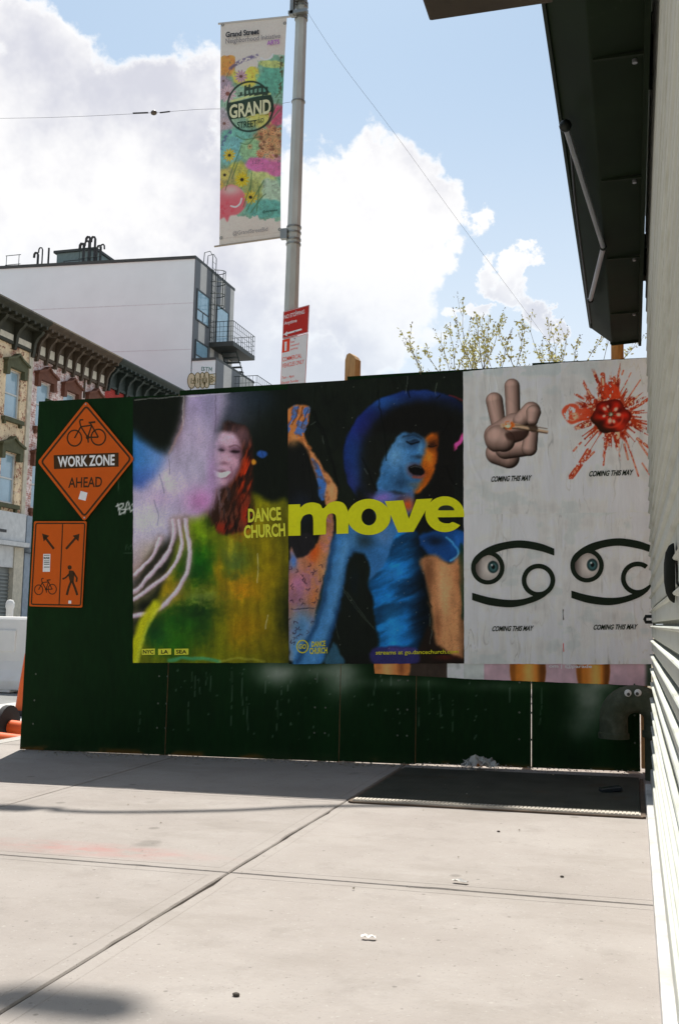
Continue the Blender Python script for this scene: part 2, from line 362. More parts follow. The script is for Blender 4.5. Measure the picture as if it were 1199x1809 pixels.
# ================================================================== SETTING
SIDE0, SIDE1 = -4.42, 0.12
road_m = mat('asphalt', (.22, .22, .215), .9, var=.3, vscale=1.2, bump=.5, bscale=120, c2=(.30, .30, .29), c2scale=.7)
conc_m = None
def concrete():
    m = bpy.data.materials.new('sidewalk_concrete'); m.use_nodes = True; t = m.node_tree; nn = t.nodes; p = nn['Principled BSDF']; p.inputs['Roughness'].default_value = .9; p.inputs['Specular IOR Level'].default_value = .25
    g = nn.new('ShaderNodeNewGeometry'); vec = g.outputs['Position']
    def nz(sc_, det=6, ro=.6, st=None):
        v = vec
        if st: mp = nn.new('ShaderNodeMapping'); mp.inputs['Scale'].default_value = st; t.links.new(vec, mp.inputs[0]); v = mp.outputs[0]
        n = nn.new('ShaderNodeTexNoise'); n.inputs['Scale'].default_value = sc_; n.inputs['Detail'].default_value = det; n.inputs['Roughness'].default_value = ro; t.links.new(v, n.inputs['Vector']); return n.outputs['Fac']
    def rp(v, a, b, lo=0., hi=1.):
        r = nn.new('ShaderNodeMapRange'); t.links.new(v, r.inputs[0])
        for i, q in enumerate((a, b, lo, hi)): r.inputs[i+1].default_value = q
        return r.outputs[0]
    def mx_(a, b, f, bt='MIX'):
        x = nn.new('ShaderNodeMix'); x.data_type = 'RGBA'; x.blend_type = bt
        for s, v in ((6, a), (7, b)):
            if isinstance(v, tuple): x.inputs[s].default_value = (*v, 1)
            else: t.links.new(v, x.inputs[s])
        if isinstance(f, float): x.inputs[0].default_value = f
        else: t.links.new(f, x.inputs[0])
        return x.outputs[2]
    c = mx_((.315, .284, .262), (.365, .335, .312), rp(nz(1.6, 8, .65), .35, .65))
    c = mx_(c, (.25, .225, .205), rp(nz(5.5, 9, .7), .54, .74, 0, .6))
    c = mx_(c, (.13, .12, .11), rp(nz(85, 3, .6), .64, .74, 0, .6))       # dark aggregate specks
    c = mx_(c, (.45, .43, .40), rp(nz(70, 3, .6), .64, .72, 0, .55))       # light specks
    c = mx_(c, (.285, .257, .233), rp(nz(.9, 10, .75, (1.0, 2.2, 1.0)), .50, .66, 0, .8))
    vo = nn.new('ShaderNodeTexVoronoi'); vo.inputs['Scale'].default_value = 2.6; t.links.new(vec, vo.inputs['Vector'])
    c = mx_(c, (.17, .155, .14), rp(vo.outputs['Distance'], .075, .045, 0, .6))
    vo2 = nn.new('ShaderNodeTexVoronoi'); vo2.inputs['Scale'].default_value = 9.0; t.links.new(vec, vo2.inputs['Vector'])
    c = mx_(c, (.12, .11, .10), rp(vo2.outputs['Distance'], .07, .04, 0, .55))
    c = mx_(c, (.15, .14, .125), rp(nz(2.3, 3, .4), .70, .74, 0, .45))       # old gum and oil spots
    # faded pink spray-paint mark
    gp = onG(150, 1500); sp = nn.new('ShaderNodeMapping'); sp.vector_type = 'TEXTURE'; sp.inputs['Location'].default_value = gp; sp.inputs['Scale'].default_value = (.55, .11, 1); t.links.new(vec, sp.inputs[0])
    ln = nn.new('ShaderNodeVectorMath'); ln.operation = 'LENGTH'; t.links.new(sp.outputs[0], ln.inputs[0])
    mm = nn.new('ShaderNodeMath'); mm.operation = 'MULTIPLY'; t.links.new(rp(ln.outputs['Value'], 1.25, .15), mm.inputs[0]); t.links.new(rp(nz(7, 7, .7, (1, 2.6, 1)), .38, .66), mm.inputs[1])
    m2 = nn.new('ShaderNodeMath'); m2.operation = 'MULTIPLY'; m2.use_clamp = True; t.links.new(mm.outputs[0], m2.inputs[0]); m2.inputs[1].default_value = .55
    c = mx_(c, (.45, .16, .15), m2.outputs[0])
    oi = nn.new('ShaderNodeObjectInfo'); k = nn.new('ShaderNodeCombineXYZ'); s = rp(oi.outputs['Random'], 0, 1, .95, 1.05)
    for i in range(3): t.links.new(s, k.inputs[i])
    c = mx_(c, k.outputs[0], 1.0, 'MULTIPLY'); t.links.new(c, p.inputs['Base Color'])
    b = nn.new('ShaderNodeBump'); b.inputs['Strength'].default_value = .6; b.inputs['Distance'].default_value = .005; t.links.new(nz(75, 9, .75), b.inputs['Height'])
    b2 = nn.new('ShaderNodeBump'); b2.inputs['Strength'].default_value = .3; b2.inputs['Distance'].default_value = .03; t.links.new(nz(3.5, 5, .6), b2.inputs['Height']); t.links.new(b.outputs[0], b2.inputs['Normal'])
    t.links.new(b2.outputs[0], p.inputs['Normal'])
    return m
conc_m = concrete(); MATS['sidewalk_concrete'] = conc_m
dirt_m = mat('joint_dirt', (.20, .165, .11), .95, var=.4, vscale=40)
curb_m = mat('kerb_concrete', (.40, .38, .35), .9, var=.2, vscale=5, bump=.3)

r_ = MB().quad((-900, -900, -.26), (900, -900, -.26), (900, 900, -.26), (-900, 900, -.26)).build('road', road_m); tag(r_, kind='structure')
pl = MB().quad((-7.3, -30, -.245), (SIDE0-.2, -30, -.245), (SIDE0-.2, 80, -.245), (-7.3, 80, -.245)).build('parking_lane', mat('parking_lane_concrete', (.47, .46, .44), .9, var=.15, vscale=2, bump=.3)); tag(pl, kind='structure')
bed = MB(); X0, X1 = SIDE0-.0, 9.0
bed.add([(X0, -30, gz(X0)-.02), (X1, -30, gz(X1)-.02-.14), (X1, 80, gz(X1)-.02-.14), (X0, 80, gz(X0)-.02)], [(0, 1, 2, 3)])
sw = bed.build('sidewalk', dirt_m); tag(sw, kind='structure')
# slabs
JX = [SIDE0, -2.895, -1.37, SIDE1]; JY = [-2.63, -1.13, .37, 1.87, 3.37, 4.87, 6.37, 7.87, 9.37, 10.87, 12.37, 13.87]
def slab(x0, x1, y0, y1):
    g = .0035; rings = [(g, -.05), (g, -.005), (g+.004, 0), (.052, 0), (.054, -.0012), (.058, -.0012), (.060, 0)]; vs = []; m = 26
    rj = random.Random(int((x0*31+y0*17)*100)); jit = [0.]
    for k in range(4*m): jit.append(jit[-1]*.6+rj.gauss(0, .0011)+(rj.uniform(.003, .009) if rj.random() < .03 else 0))
    for q, (ins, dz) in enumerate(rings):
        cs_ = [(x0+ins, y0+ins), (x1-ins, y0+ins), (x1-ins, y1-ins), (x0+ins, y1-ins)]; nrm_ = [(0, 1), (-1, 0), (0, -1), (1, 0)]
        for e in range(4):
            for k in range(m):
                t_ = k/m; x = cs_[e][0]*(1-t_)+cs_[(e+1) % 4][0]*t_; y = cs_[e][1]*(1-t_)+cs_[(e+1) % 4][1]*t_; j_ = max(0, jit[e*m+k]) if (q in (1, 2) and k) else 0.
                x += nrm_[e][0]*j_; y += nrm_[e][1]*j_; vs.append((x, y, gz(x)+dz))
    M = 4*m; fs = []
    for i in range(len(rings)-1):
        for k in range(M): fs.append((M*i+k, M*i+(k+1) % M, M*i+M+(k+1) % M, M*i+M+k))
    fs.append(tuple(range(M*(len(rings)-1), M*len(rings)))); return MB().add(vs, fs).build('slab', conc_m, sw)
for i in range(3):
    for j in range(len(JY)-1): slab(JX[i], JX[i+1], JY[j], JY[j+1])
kb = MB()
kb.prism([(SIDE0-.16, -.27), (SIDE0-.005, -.27), (SIDE0-.005, gz(SIDE0)), (SIDE0-.145, gz(SIDE0)-.003), (SIDE0-.16, gz(SIDE0)-.018)], 1, -30, 80)
k_ = kb.build('kerb', curb_m); tag(k_, kind='structure')
far = MB().box(-19.4, -16.0, -10, 90, -.3, -.12).build('far_sidewalk', mat('far_concrete', (.42, .40, .37), .9, var=.15, vscale=1)); tag(far, kind='structure')

# ================================================================== HOARDING
green_m = mat('hoarding_paint', None, .75, attr='print', var=.12, vscale=5, bump=.25, bscale=35, spec=.12, stretch=(1, 1, .25))
ply_m = mat('raw_plywood_edge', (.36, .22, .10), .8, var=.3, vscale=20)
hoard = thing('hoarding', 'dark green plywood hoarding covered with pasted posters across the pavement', 'hoarding', tuple(HO))
drips = [(248, 1238, 1292), (340, 1188, 1215), (345, 1195, 1232), (352, 1200, 1226), (365, 1185, 1210), (372, 1190, 1222), (410, 1180, 1282), (428, 1185, 1262), (436, 1230, 1290), (490, 1235, 1290), (497, 1205, 1236),
         (508, 1210, 1240), (515, 1188, 1206), (527, 1238, 1262), (560, 1190, 1215), (662, 1200, 1228), (690, 1196, 1240), (740, 1250, 1283), (757, 1203, 1246), (776, 1228, 1266), (800, 1238, 1292), (333, 1240, 1290), (470, 1200, 1225), (955, 1212, 1282), (210, 826, 870), (900, 1215, 1240)]
def paint_panel(px, py, top_px):
    c = Cv(px, py, bg=(13, 40, 14)); n = fbm(px*.012, py*.006, 3); c.c *= (.82+.36*n)[..., None]
    fine = fbm(px*.2, py*.05, 9, 3)
    c.c *= (.9+.2*fine)[..., None]
    rb = random.Random(4)
    for (x, a, b) in drips:
        m = c.stroke([(x, a), (x+rb.uniform(-1, 1), (a+b)/2), (x+rb.uniform(-3, 3), b)], 2.0, .9, 3)*(fbm(px*.3, py*.12, 21, 2) > .42)
        c.put(m, (104, 124, 108), .45)
    for k in range(70):                                     # paint flecks
        x = rb.uniform(300, 900); y = rb.uniform(1182, 1310); c.put(c.ell(x, y, rb.uniform(.7, 1.6), rb.uniform(.8, 2.4), .5), (110, 130, 114), .5)
    # light grey overspray
    sn = .45+.9*fbm(px*.03, py*.03, 31, 4)
    for (x, y, rx, ry, a) in ((490, 1190, 34, 22, .55), (600, 1195, 26, 34, .55), (548, 1186, 70, 12, .35), (1040, 1235, 26, 42, .62), (1052, 1205, 36, 18, .5), (1020, 1285, 22, 22, .22), (700, 1206, 70, 9, .25), (885, 1212, 70, 9, .2)):
        c.put(c.gau(x, y, rx*1.1, ry*1.1)*sn, (176, 184, 170), a*1.15)
    # raw wood where the paint has worn off near the ground
    base = 1325+.0396*(px-43)
    wear = sstep(13, 3, base-py)*sstep(.50, .60, fbm(px*.018, py*.03, 12, 4)); c.put(wear, (110, 72, 26), .85)
    c.put(sstep(26, 2, base-py)*.45*fbm(px*.05, py*.08, 14, 3), (70, 66, 48))
    # white tag and a faint scratched one
    k = 3.015; ox, oy = 0, 500
    g = lambda P: [(ox+x/k, oy+y/k) for x, y in P]
    for P in ([(628, 1178), (640, 1232)], [(620, 1188), (655, 1174), (652, 1194), (632, 1203), (666, 1206), (660, 1222), (640, 1231)], [(664, 1228), (681, 1165), (697, 1216)], [(666, 1206), (694, 1200)], [(722, 1168), (706, 1180), (719, 1196), (702, 1213)]):
        c.put(c.stroke(g(P), 2.3, .8, 4), (205, 210, 205), .95)
    for P in ([(668, 1425), (675, 1392), (688, 1418), (700, 1390), (708, 1426)], [(660, 1440), (712, 1437)]): c.put(c.stroke(g(P), 1.2, .8, 1), (60, 80, 62), .7)
    return c.out(1.15)
def ht(px, py): p = hp(px, py); return ((p-HO).dot(HT), p.z)
TOP = [(ht(69, 709), ht(316, 697)), (ht(317.5, 690), ht(612, 671.5)), (ht(613.2, 665), ht(742, 657.5)), (ht(742.8, 657.5), ht(938, 645.5)), (ht(939.5, 641.5), ht(1152, 631))]
for i, ((u0, z0), (u1, z1)) in enumerate(TOP):
    if i == 4: u1b = .033
    else: u1b = u1
    gap = [.004, .005, .007, .012, .015][i]
    nu = int((u1-u0)/.0085)+2; nz_ = 300
    uu = np.linspace(0, 1, nu)[None, :]; vv = np.linspace(0, 1, nz_)[:, None]
    if i == 4: zsw = np.where(vv > .66, u1b, u1)*np.ones_like(uu); ub = u0+(zsw-u0)*uu
    else: ub = u0+(u1-u0)*uu*np.ones_like(vv)
    zt = z0+(z1-z0)*uu; zb = SLOPE*ub+gap
    zz = zt+(zb-zt)*vv
    P = np.array(HO)+ub[..., None]*np.array(HT)+np.array(HN)*((.002*np.sin(ub*5+i)+.003*(fbm(ub*2, zz*2, i)-.5)))[..., None]; P[..., 2] += zz
    px, py = project(P)
    o = grid_obj('panel', P, paint_panel(px, py, 0), green_m); keep(o, hoard)
    # the sheet's thickness: edges and back
    e = MB(); F_ = [hw(u0, z0), hw(u1, z1), hw(u1, SLOPE*u1+gap), hw(u0, SLOPE*u0+gap)]
    if i == 4:
        zs = z1+(SLOPE*u1+gap-z1)*.66; F_ = [hw(u0, z0), hw(u1, z1), hw(u1, zs), hw(u1b, zs), hw(u1b, SLOPE*u1b+gap), hw(u0, SLOPE*u0+gap)]
    e.extr([p-HN*.0035 for p in F_], -HN*.015)
    wbuild(e, 'plywood_core', ply_m, hoard)
scr = MB().lathe([(0, .0012), (.0055, .001), (.0065, 0)], 10).mesh('screw', True); scr.materials.append(mat('screw_head', (.10, .12, .09), .5, .5, var=.2))
for u in (-3.98, -3.05, -2.99, -1.96, -1.89, -1.42, -1.36, -.67, -.60, .0):
    for z in (.18, .34, .52):
        o = bpy.data.objects.new('screw', scr); col.objects.link(o); o.rotation_euler = (math.pi/2, 0, HA); o.location = hw(u+.004*math.sin(z*40), z+SLOPE*u, .004); keep(o, hoard)
# battens, posts and the return along the kerb
lum = mat('pine_timber', (.50, .31, .14), .8, var=.25, vscale=9, stretch=(6, 6, 1), bump=.2, bscale=40)
for u in (-3.9, -3.02, -1.93, -1.39, -.64, .06):
    b = MB().extr([hw(u-.019, .03+SLOPE*u, -.022), hw(u+.019, .03+SLOPE*u, -.022), hw(u+.019, 2.30, -.022), hw(u-.019, 2.30, -.022)], -HN*.089); wbuild(b, 'stud', lum, hoard)
for z in (.5, 1.9):
    b = MB().extr([hw(-4.0, z-.02, -.112), hw(.08, z+.06, -.112), hw(.08, z+.1, -.112), hw(-4.0, z+.02, -.112)], -HN*.038); wbuild(b, 'rail', lum, hoard)
pa, pb = hp(606, 668, -.16), hp(627, 664, -.16)
pt = MB().extr([Vector((pa.x, pa.y, .0)), Vector((pb.x, pb.y, .0)), Vector((pb.x, pb.y, hp(627, 634, -.16).z)), hp(624, 628, -.16), hp(617, 623, -.16), hp(612, 626, -.16), hp(609, 636, -.16)], Vector((.02, .07, 0))); wbuild(pt, 'post', lum, hoard, bevel=.004)
ret = MB()
for k in range(3):
    y0 = 6.16+k*1.24
    b = MB().box(-4.045, -4.03, y0, y0+1.22, gz(-4.04)+.01, 2.40+.01*(k % 2)); wbuild(b, 'side_panel', mat('side_panel_paint', (.018, .055, .02), .6, var=.2), hoard)

# ================================================================== POSTERS
paper_m = mat('pasted_paper', None, .75, attr='print', var=.07, vscale=7, bump=.45, bscale=9, spec=.15, stretch=(3.2, 1, .55))
gloss_m = mat('pasted_photo_paper', None, .6, attr='print', var=.10, vscale=7, bump=.4, bscale=10, spec=.14, stretch=(2.4, 1, .7))
def wrinkle(u, z, seed):
    a = fbm(u*9, z*1.6, seed, 3)-.5; r = np.abs(fbm(u*6+z*.8, z*1.1, seed+7, 3)-.5)
    r2 = np.abs(fbm(u*4-z*1.3, z*2.0+u, seed+17, 2)-.5)
    return .002+.0022*np.clip(a+.3, 0, 1)+.0042*np.exp(-(r/.016)**2)*np.clip(fbm(u*2, z*2, seed+3)*2-.7, 0, 1)+.003*np.exp(-(r2/.012)**2)*np.clip(fbm(u*2+9, z*2, seed+4)*2-.8, 0, 1)
def poster(name, label, corners, v, seed, painter, m, step=1.3, cat='poster', group=None):
    C4 = [np.array(hp(x, y, 0)) for x, y in corners]
    wpx = abs(corners[1][0]-corners[0][0]); hpx = abs(corners[3][1]-corners[0][1]); nw_, nh = int(wpx/step)+2, int(hpx/step)+2
    a = np.linspace(0, 1, nw_)[None, :, None]; b = np.linspace(0, 1, nh)[:, None, None]
    P = (C4[0]*(1-a)+C4[1]*a)*(1-b)+(C4[3]*(1-a)+C4[2]*a)*b
    px, py = project(P)
    u = (P-np.array(HO))@np.array(HT); wv = wrinkle(u, P[..., 2], seed)
    edge = np.minimum(np.minimum(a[..., 0], 1-a[..., 0])*nw_, np.minimum(b[..., 0], 1-b[..., 0])*nh)
    jag = np.where((edge < 1.5), (fbm(px*.08, py*.08, seed+5, 3)-.5)*.004, 0)
    P = P+np.array(HN)*(v+wv)[..., None]; P[..., 2] += jag; P[..., :2] += (jag[..., None]*np.array(HT)[:2])
    rgb = painter(px, py); o = grid_obj(name, P, rgb, m); tag(o, label, cat, group)
    return o
def pmap(v, seed, ex=.0042):
    def f(px, py):
        p = hp(px, py, 0); u = (p-HO).dot(HT); return p+HN*(v+float(wrinkle(np.array(u), np.array(p.z), seed))+ex)
    return f
def pink_parent(o): return o
# ---- dance poster with the lavender blur
def paint_p1(px, py):
    c = Cv(px, py, 230, 680, 3.547, (15, 21, 12), 9, .018); x, y = c.x, c.y
    n = c.nz(.012, 1); nf = c.nz(.05, 2)
    # dim purple light behind, top right of the arm
    c.put(c.gau(620, 120, 170, 190), (92, 94, 116), .75); c.put(c.gau(800, 90, 120, 90), (34, 46, 58), .6)
    # coat
    coat = c.sm([(360, 830), (470, 790), (560, 720), (760, 675), (880, 735), (1010, 800), (1010, 1745), (20, 1745), (90, 1520), (165, 1370), (250, 1120)], 26)
    cc_ = np.empty(c.c.shape); cc_[:] = (96, 100, 14)
    def blob(bx, by, rx, ry, col_, a=1.):
        nonlocal cc_
        m = (np.exp(-(((x-bx+60*(n-.5))/rx)**2+((y-by+90*(nf-.5))/ry)**2))*a)[..., None]; cc_ = cc_*(1-m)+np.array(col_, float)*m
    blob(430, 900, 120, 100, (118, 142, 18)); blob(430, 1110, 130, 130, (26, 92, 12)); blob(400, 1170, 110, 80, (14, 62, 14), .8); blob(800, 900, 170, 160, (122, 112, 12)); blob(880, 1150, 150, 260, (128, 112, 8))
    blob(690, 1280, 130, 90, (168, 118, 14)); blob(660, 1100, 80, 110, (70, 92, 40)); blob(640, 1000, 40, 100, (150, 140, 30), .7); blob(440, 1340, 150, 60, (118, 132, 60), .9); blob(300, 1480, 190, 120, (26, 74, 14)); blob(240, 1280, 80, 90, (138, 118, 18)); blob(480, 1500, 130, 110, (24, 66, 18))
    blob(720, 1520, 170, 150, (142, 112, 10)); blob(560, 1180, 26, 120, (160, 130, 12), .8); blob(570, 1560, 40, 200, (124, 128, 14), .7); blob(290, 1620, 130, 100, (40, 92, 14)); blob(170, 1560, 70, 90, (20, 68, 24)); blob(1000, 1480, 90, 330, (26, 30, 8), .95); blob(880, 1640, 120, 90, (96, 88, 10)); blob(960, 900, 70, 120, (74, 70, 10), .7)
    blob(450, 1420, 120, 40, (16, 50, 16), .8); blob(690, 900, 60, 60, (150, 70, 20), .6); blob(500, 860, 40, 50, (40, 60, 16), .7)
    strk = fbm(x*.03, y*.004, 44, 3); cc_ *= (.82+.36*strk)[..., None]; cc_ *= (.85+.3*fbm(x*.02, y*.02, 45, 4))[..., None]
    c.putc(coat, cc_)
    sx_, sy_, gx_, gy_ = c.x, c.y, x, y; rx_, ry_ = (x-600)/1.20, (y-470)/1.14; x = 603+rx_*.985+ry_*.17; y = 466-rx_*.17+ry_*.985; c.x, c.y = x, y
    # hair
    wx = 34*(fbm(x*.03, y*.012, 52, 4)-.5)
    keep_ = c.x; c.x = c.x+wx
    hair = c.sm([(560, 285), (640, 262), (705, 315), (745, 430), (770, 560), (782, 690), (800, 780), (730, 850), (640, 862), (585, 800), (540, 720), (545, 480)], 16); c.x = keep_
    c.put(hair, (46, 27, 17)); hn = fbm(x*.06+y*.012, y*.010, 51, 4); hn2 = fbm(x*.09-y*.02, y*.014, 53, 4)
    c.put(hair*sstep(.46, .62, hn), (92, 58, 46), .75); c.put(hair*sstep(.5, .66, hn2), (20, 12, 8), .8)
    c.put(hair*c.gau(722, 520, 46, 150)*sstep(.30, .60, hn), (186, 54, 14), .95); c.put(hair*c.gau(650, 850, 80, 50)*sstep(.4, .6, hn), (140, 40, 18), .8); c.put(hair*c.gau(650, 320, 90, 60), (104, 78, 86), .75); c.put(hair*c.gau(600, 690, 60, 90)*sstep(.45, .6, hn2), (124, 104, 108), .7); c.put(hair*c.gau(765, 740, 34, 60)*sstep(.4, .6, hn), (170, 42, 14), .8)
    # face, lit from the left and turned away behind the blur
    face = c.sm([(535, 345), (585, 312), (640, 330), (674, 400), (684, 480), (668, 556), (632, 608), (585, 630), (540, 612), (530, 470)], 16)
    fcol = np.empty(c.c.shape); fcol[:] = (172, 138, 156)
    for (bx, by, rx, ry, cl, q) in ((585, 350, 50, 42, (198, 168, 182), .9), (690, 470, 40, 130, (96, 62, 72), .9), (640, 474, 34, 34, (196, 154, 170), .8), (560, 470, 30, 40, (190, 156, 172), .6), (640, 408, 46, 20, (92, 64, 76), .85), (566, 414, 30, 18, (104, 76, 90), .8), (604, 440, 14, 40, (186, 152, 166), .6), (600, 486, 30, 12, (116, 82, 94), .75), (600, 620, 60, 22, (108, 76, 90), .8), (655, 590, 30, 30, (110, 74, 84), .7), (600, 590, 30, 12, (178, 142, 156), .6)):
        m = (np.exp(-(((x-bx)/rx)**2+((y-by)/ry)**2))*q)[..., None]; fcol = fcol*(1-m)+np.array(cl, float)*m
    fcol *= (.92+.16*fbm(x*.05, y*.05, 57, 3))[..., None]; c.putc(face, fcol)
    c.put(c.ell(642, 412, 22, 7, .6, -.12), (36, 22, 28), .9); c.put(c.ell(570, 417, 16, 6, .6), (44, 28, 36), .85); c.put(c.stroke([(612, 392), (642, 380), (672, 396)], 7, 5), (84, 54, 58), .55)
    c.put(c.ell(592, 546, 48, 22, .45, .06), (96, 52, 60), .7); c.put(c.sm([(546, 530), (590, 538), (640, 526), (626, 556), (590, 566), (556, 556)], 4), (222, 212, 214), .95); c.put(c.stroke([(640, 505), (654, 540), (642, 568)], 6, 5), (120, 82, 94), .6)
    c.x, c.y, x, y = sx_, sy_, gx_, gy_
    # blue wedge on the left
    wedge = c.sm([(0, 270), (120, 350), (240, 430), (300, 520), (200, 640), (60, 720), (0, 760)], 60)
    bc = np.empty(c.c.shape); bc[:] = (52, 112, 168); gx = np.clip((x-20)/230, 0, 1)[..., None]; bc = bc*(1-gx)+np.array((120, 140, 186.))*gx; gy = np.clip((y-480)/220, 0, 1)[..., None]; bc = bc*(1-gy*.8)+np.array((74, 76, 150.))*gy*.8
    c.putc(wedge, bc)
    # the big out-of-focus hand and sleeve
    arm = c.sm([(345, 40), (560, 30), (600, 110), (556, 300), (548, 470), (556, 610), (520, 760), (430, 835), (340, 850), (300, 930), (180, 1010), (60, 1180), (-30, 1280), (-30, 700), (90, 640), (190, 540), (240, 420), (300, 260)], 46)
    ac = np.empty(c.c.shape); ac[:] = (156, 148, 168)
    for (bx, by, rx, ry, cl, a) in ((440, 120, 110, 120, (150, 136, 168), .9), (300, 250, 50, 150, (130, 104, 120), .7), (430, 330, 80, 120, (176, 160, 186), .8), (260, 620, 150, 120, (186, 176, 202), .9), (450, 730, 110, 90, (176, 118, 166), .85), (180, 720, 90, 60, (168, 136, 172), .5), (110, 850, 130, 110, (188, 184, 206), .9), (120, 1040, 120, 90, (176, 164, 160), .8), (60, 1180, 90, 100, (150, 128, 120), .9), (520, 560, 40, 160, (150, 116, 156), .7), (330, 850, 60, 40, (200, 176, 184), .7), (150, 1120, 60, 80, (120, 106, 70), .8), (500, 120, 60, 120, (128, 124, 150), .6), (540, 250, 30, 120, (128, 112, 140), .6)):
        m = (np.exp(-(((x-bx)/rx)**2+((y-by)/ry)**2))*a)[..., None]; ac = ac*(1-m)+np.array(cl, float)*m
    ac *= (.94+.12*fbm(x*.03, y*.008, 61, 3))[..., None]
    c.putc(arm, ac)
    c.put(c.stroke([(338, 80), (338, 220), (300, 330), (246, 430)], 14, 8), (190, 150, 130), .35)
    # dark corner stays black, gap below the sleeve
    c.put(c.sm([(30, 1560), (60, 1380), (150, 1330), (190, 1200), (110, 1290), (30, 1330)], 40), (84, 82, 50), .7)
    # light streaks
    wv_ = .55+.9*fbm(x*.03, y*.03, 63, 3)
    for P, wd in (([(190, 960), (150, 1070), (30, 1190)], 26), ([(275, 850), (268, 985), (185, 1130), (60, 1270), (20, 1300)], 32), ([(312, 850), (322, 1015), (255, 1165), (130, 1270), (20, 1345)], 28), ([(352, 845), (372, 1010), (352, 1190), (250, 1350), (130, 1425), (20, 1450)], 32)):
        c.put(c.stroke(P, wd+22, 26), (134, 112, 100), .45); c.put(c.stroke(P, wd*.85, 9), (186, 164, 180), .88); c.put(c.stroke([(a_-5, b_-3) for a_, b_ in P], wd*.3, 7), (212, 204, 216), .6)
    c.put(c.stroke([(20, 1720), (70, 1530), (160, 1380)], 60, 18), (172, 172, 22), .95); c.put(c.stroke([(40, 1740), (95, 1560), (165, 1410)], 22, 12), (196, 200, 60), .6)
    c.put(c.stroke([(250, 1728), (330, 1712), (450, 1716), (560, 1732)], 22, 9), (70, 150, 110), .75); c.put(c.stroke([(560, 1730), (700, 1712), (840, 1735)], 14, 8), (150, 150, 60), .6)
    c.put(c.ell(828, 432, 30, 23, .3), (44, 84, 152), .95); c.put(c.ell(778, 483, 15, 17, .4), (206, 130, 40), .95)
    c.put(c.poly([(-40, 40), (338, 40), (322, 190), (222, 420), (110, 356), (-40, 262)], 48), (14, 19, 10), .96)
    # creases
    for P in ([(812, 100), (806, 330), (860, 520)], [(720, 640), (780, 300), (820, 200)], [(800, 490), (880, 460), (960, 400)], [(245, 470), (250, 560)], [(155, 720), (180, 800), (176, 880)], [(190, 560), (215, 680)], [(535, 60), (538, 300)]):
        c.put(c.stroke(P, 5, 4), (20, 20, 22), .30)
    for P in ([(336, 70), (337, 260)], [(350, 70), (480, 64), (700, 38)], [(30, 95), (330, 72)], [(800, 1060), (800, 1240)], [(860, 1440), (850, 1530)]): c.put(c.stroke(P, 5, 3.5), (206, 206, 206), .5)
    c.c *= (.90+.20*c.nz(.25, 71, o=2))[..., None]*(.93+.14*fbm(x*.02, y*.012, 73, 5))[..., None]
    c.c = 255*(np.clip(c.c, 0, 255)/255)**1.12
    return c.out(2.1)
V1 = .003
p1 = poster('poster', 'dance poster with lavender motion blur over a smiling red-haired figure in yellow and green', [(236, 704), (510, 688), (512, 1171), (236, 1171)], V1, 11, paint_p1, gloss_m)
ylw = inkmat('poster_yellow_ink', 206, 206, 14, .5); ylw2 = inkmat('poster_dull_yellow_ink', 176, 172, 44, .5); blk = inkmat('print_black', 14, 22, 12, .6); wht = inkmat('print_white', 172, 172, 168, .6)
k1 = Ink(230, 680, 3.547); k1.text('DANCE', (742, 776), (946, 764), (950, 850), (742, 864), .035); k1.text('CHURCH', (716, 880), (972, 866), (976, 950), (716, 964), .035)
k1.build('lettering', ylw2, pmap(V1, 11), p1)
for a, b, t_ in ((78, 160, 'NYC'), (180, 262, 'LA'), (282, 370, 'SEA')):
    k1 = Ink(230, 680, 3.547); k1.poly([(a, 1654), (b, 1652), (b, 1690), (a, 1692)]); k1.build('printed_box', ylw2, pmap(V1, 11), p1)
    wd_ = 33 if len(t_) == 3 else 22; k1 = Ink(230, 680, 3.547); k1.trect(t_, (a+b)/2-wd_, 1660, (a+b)/2+wd_, 1684, .02); k1.build('lettering', blk, pmap(V1, 11, .0065), p1)

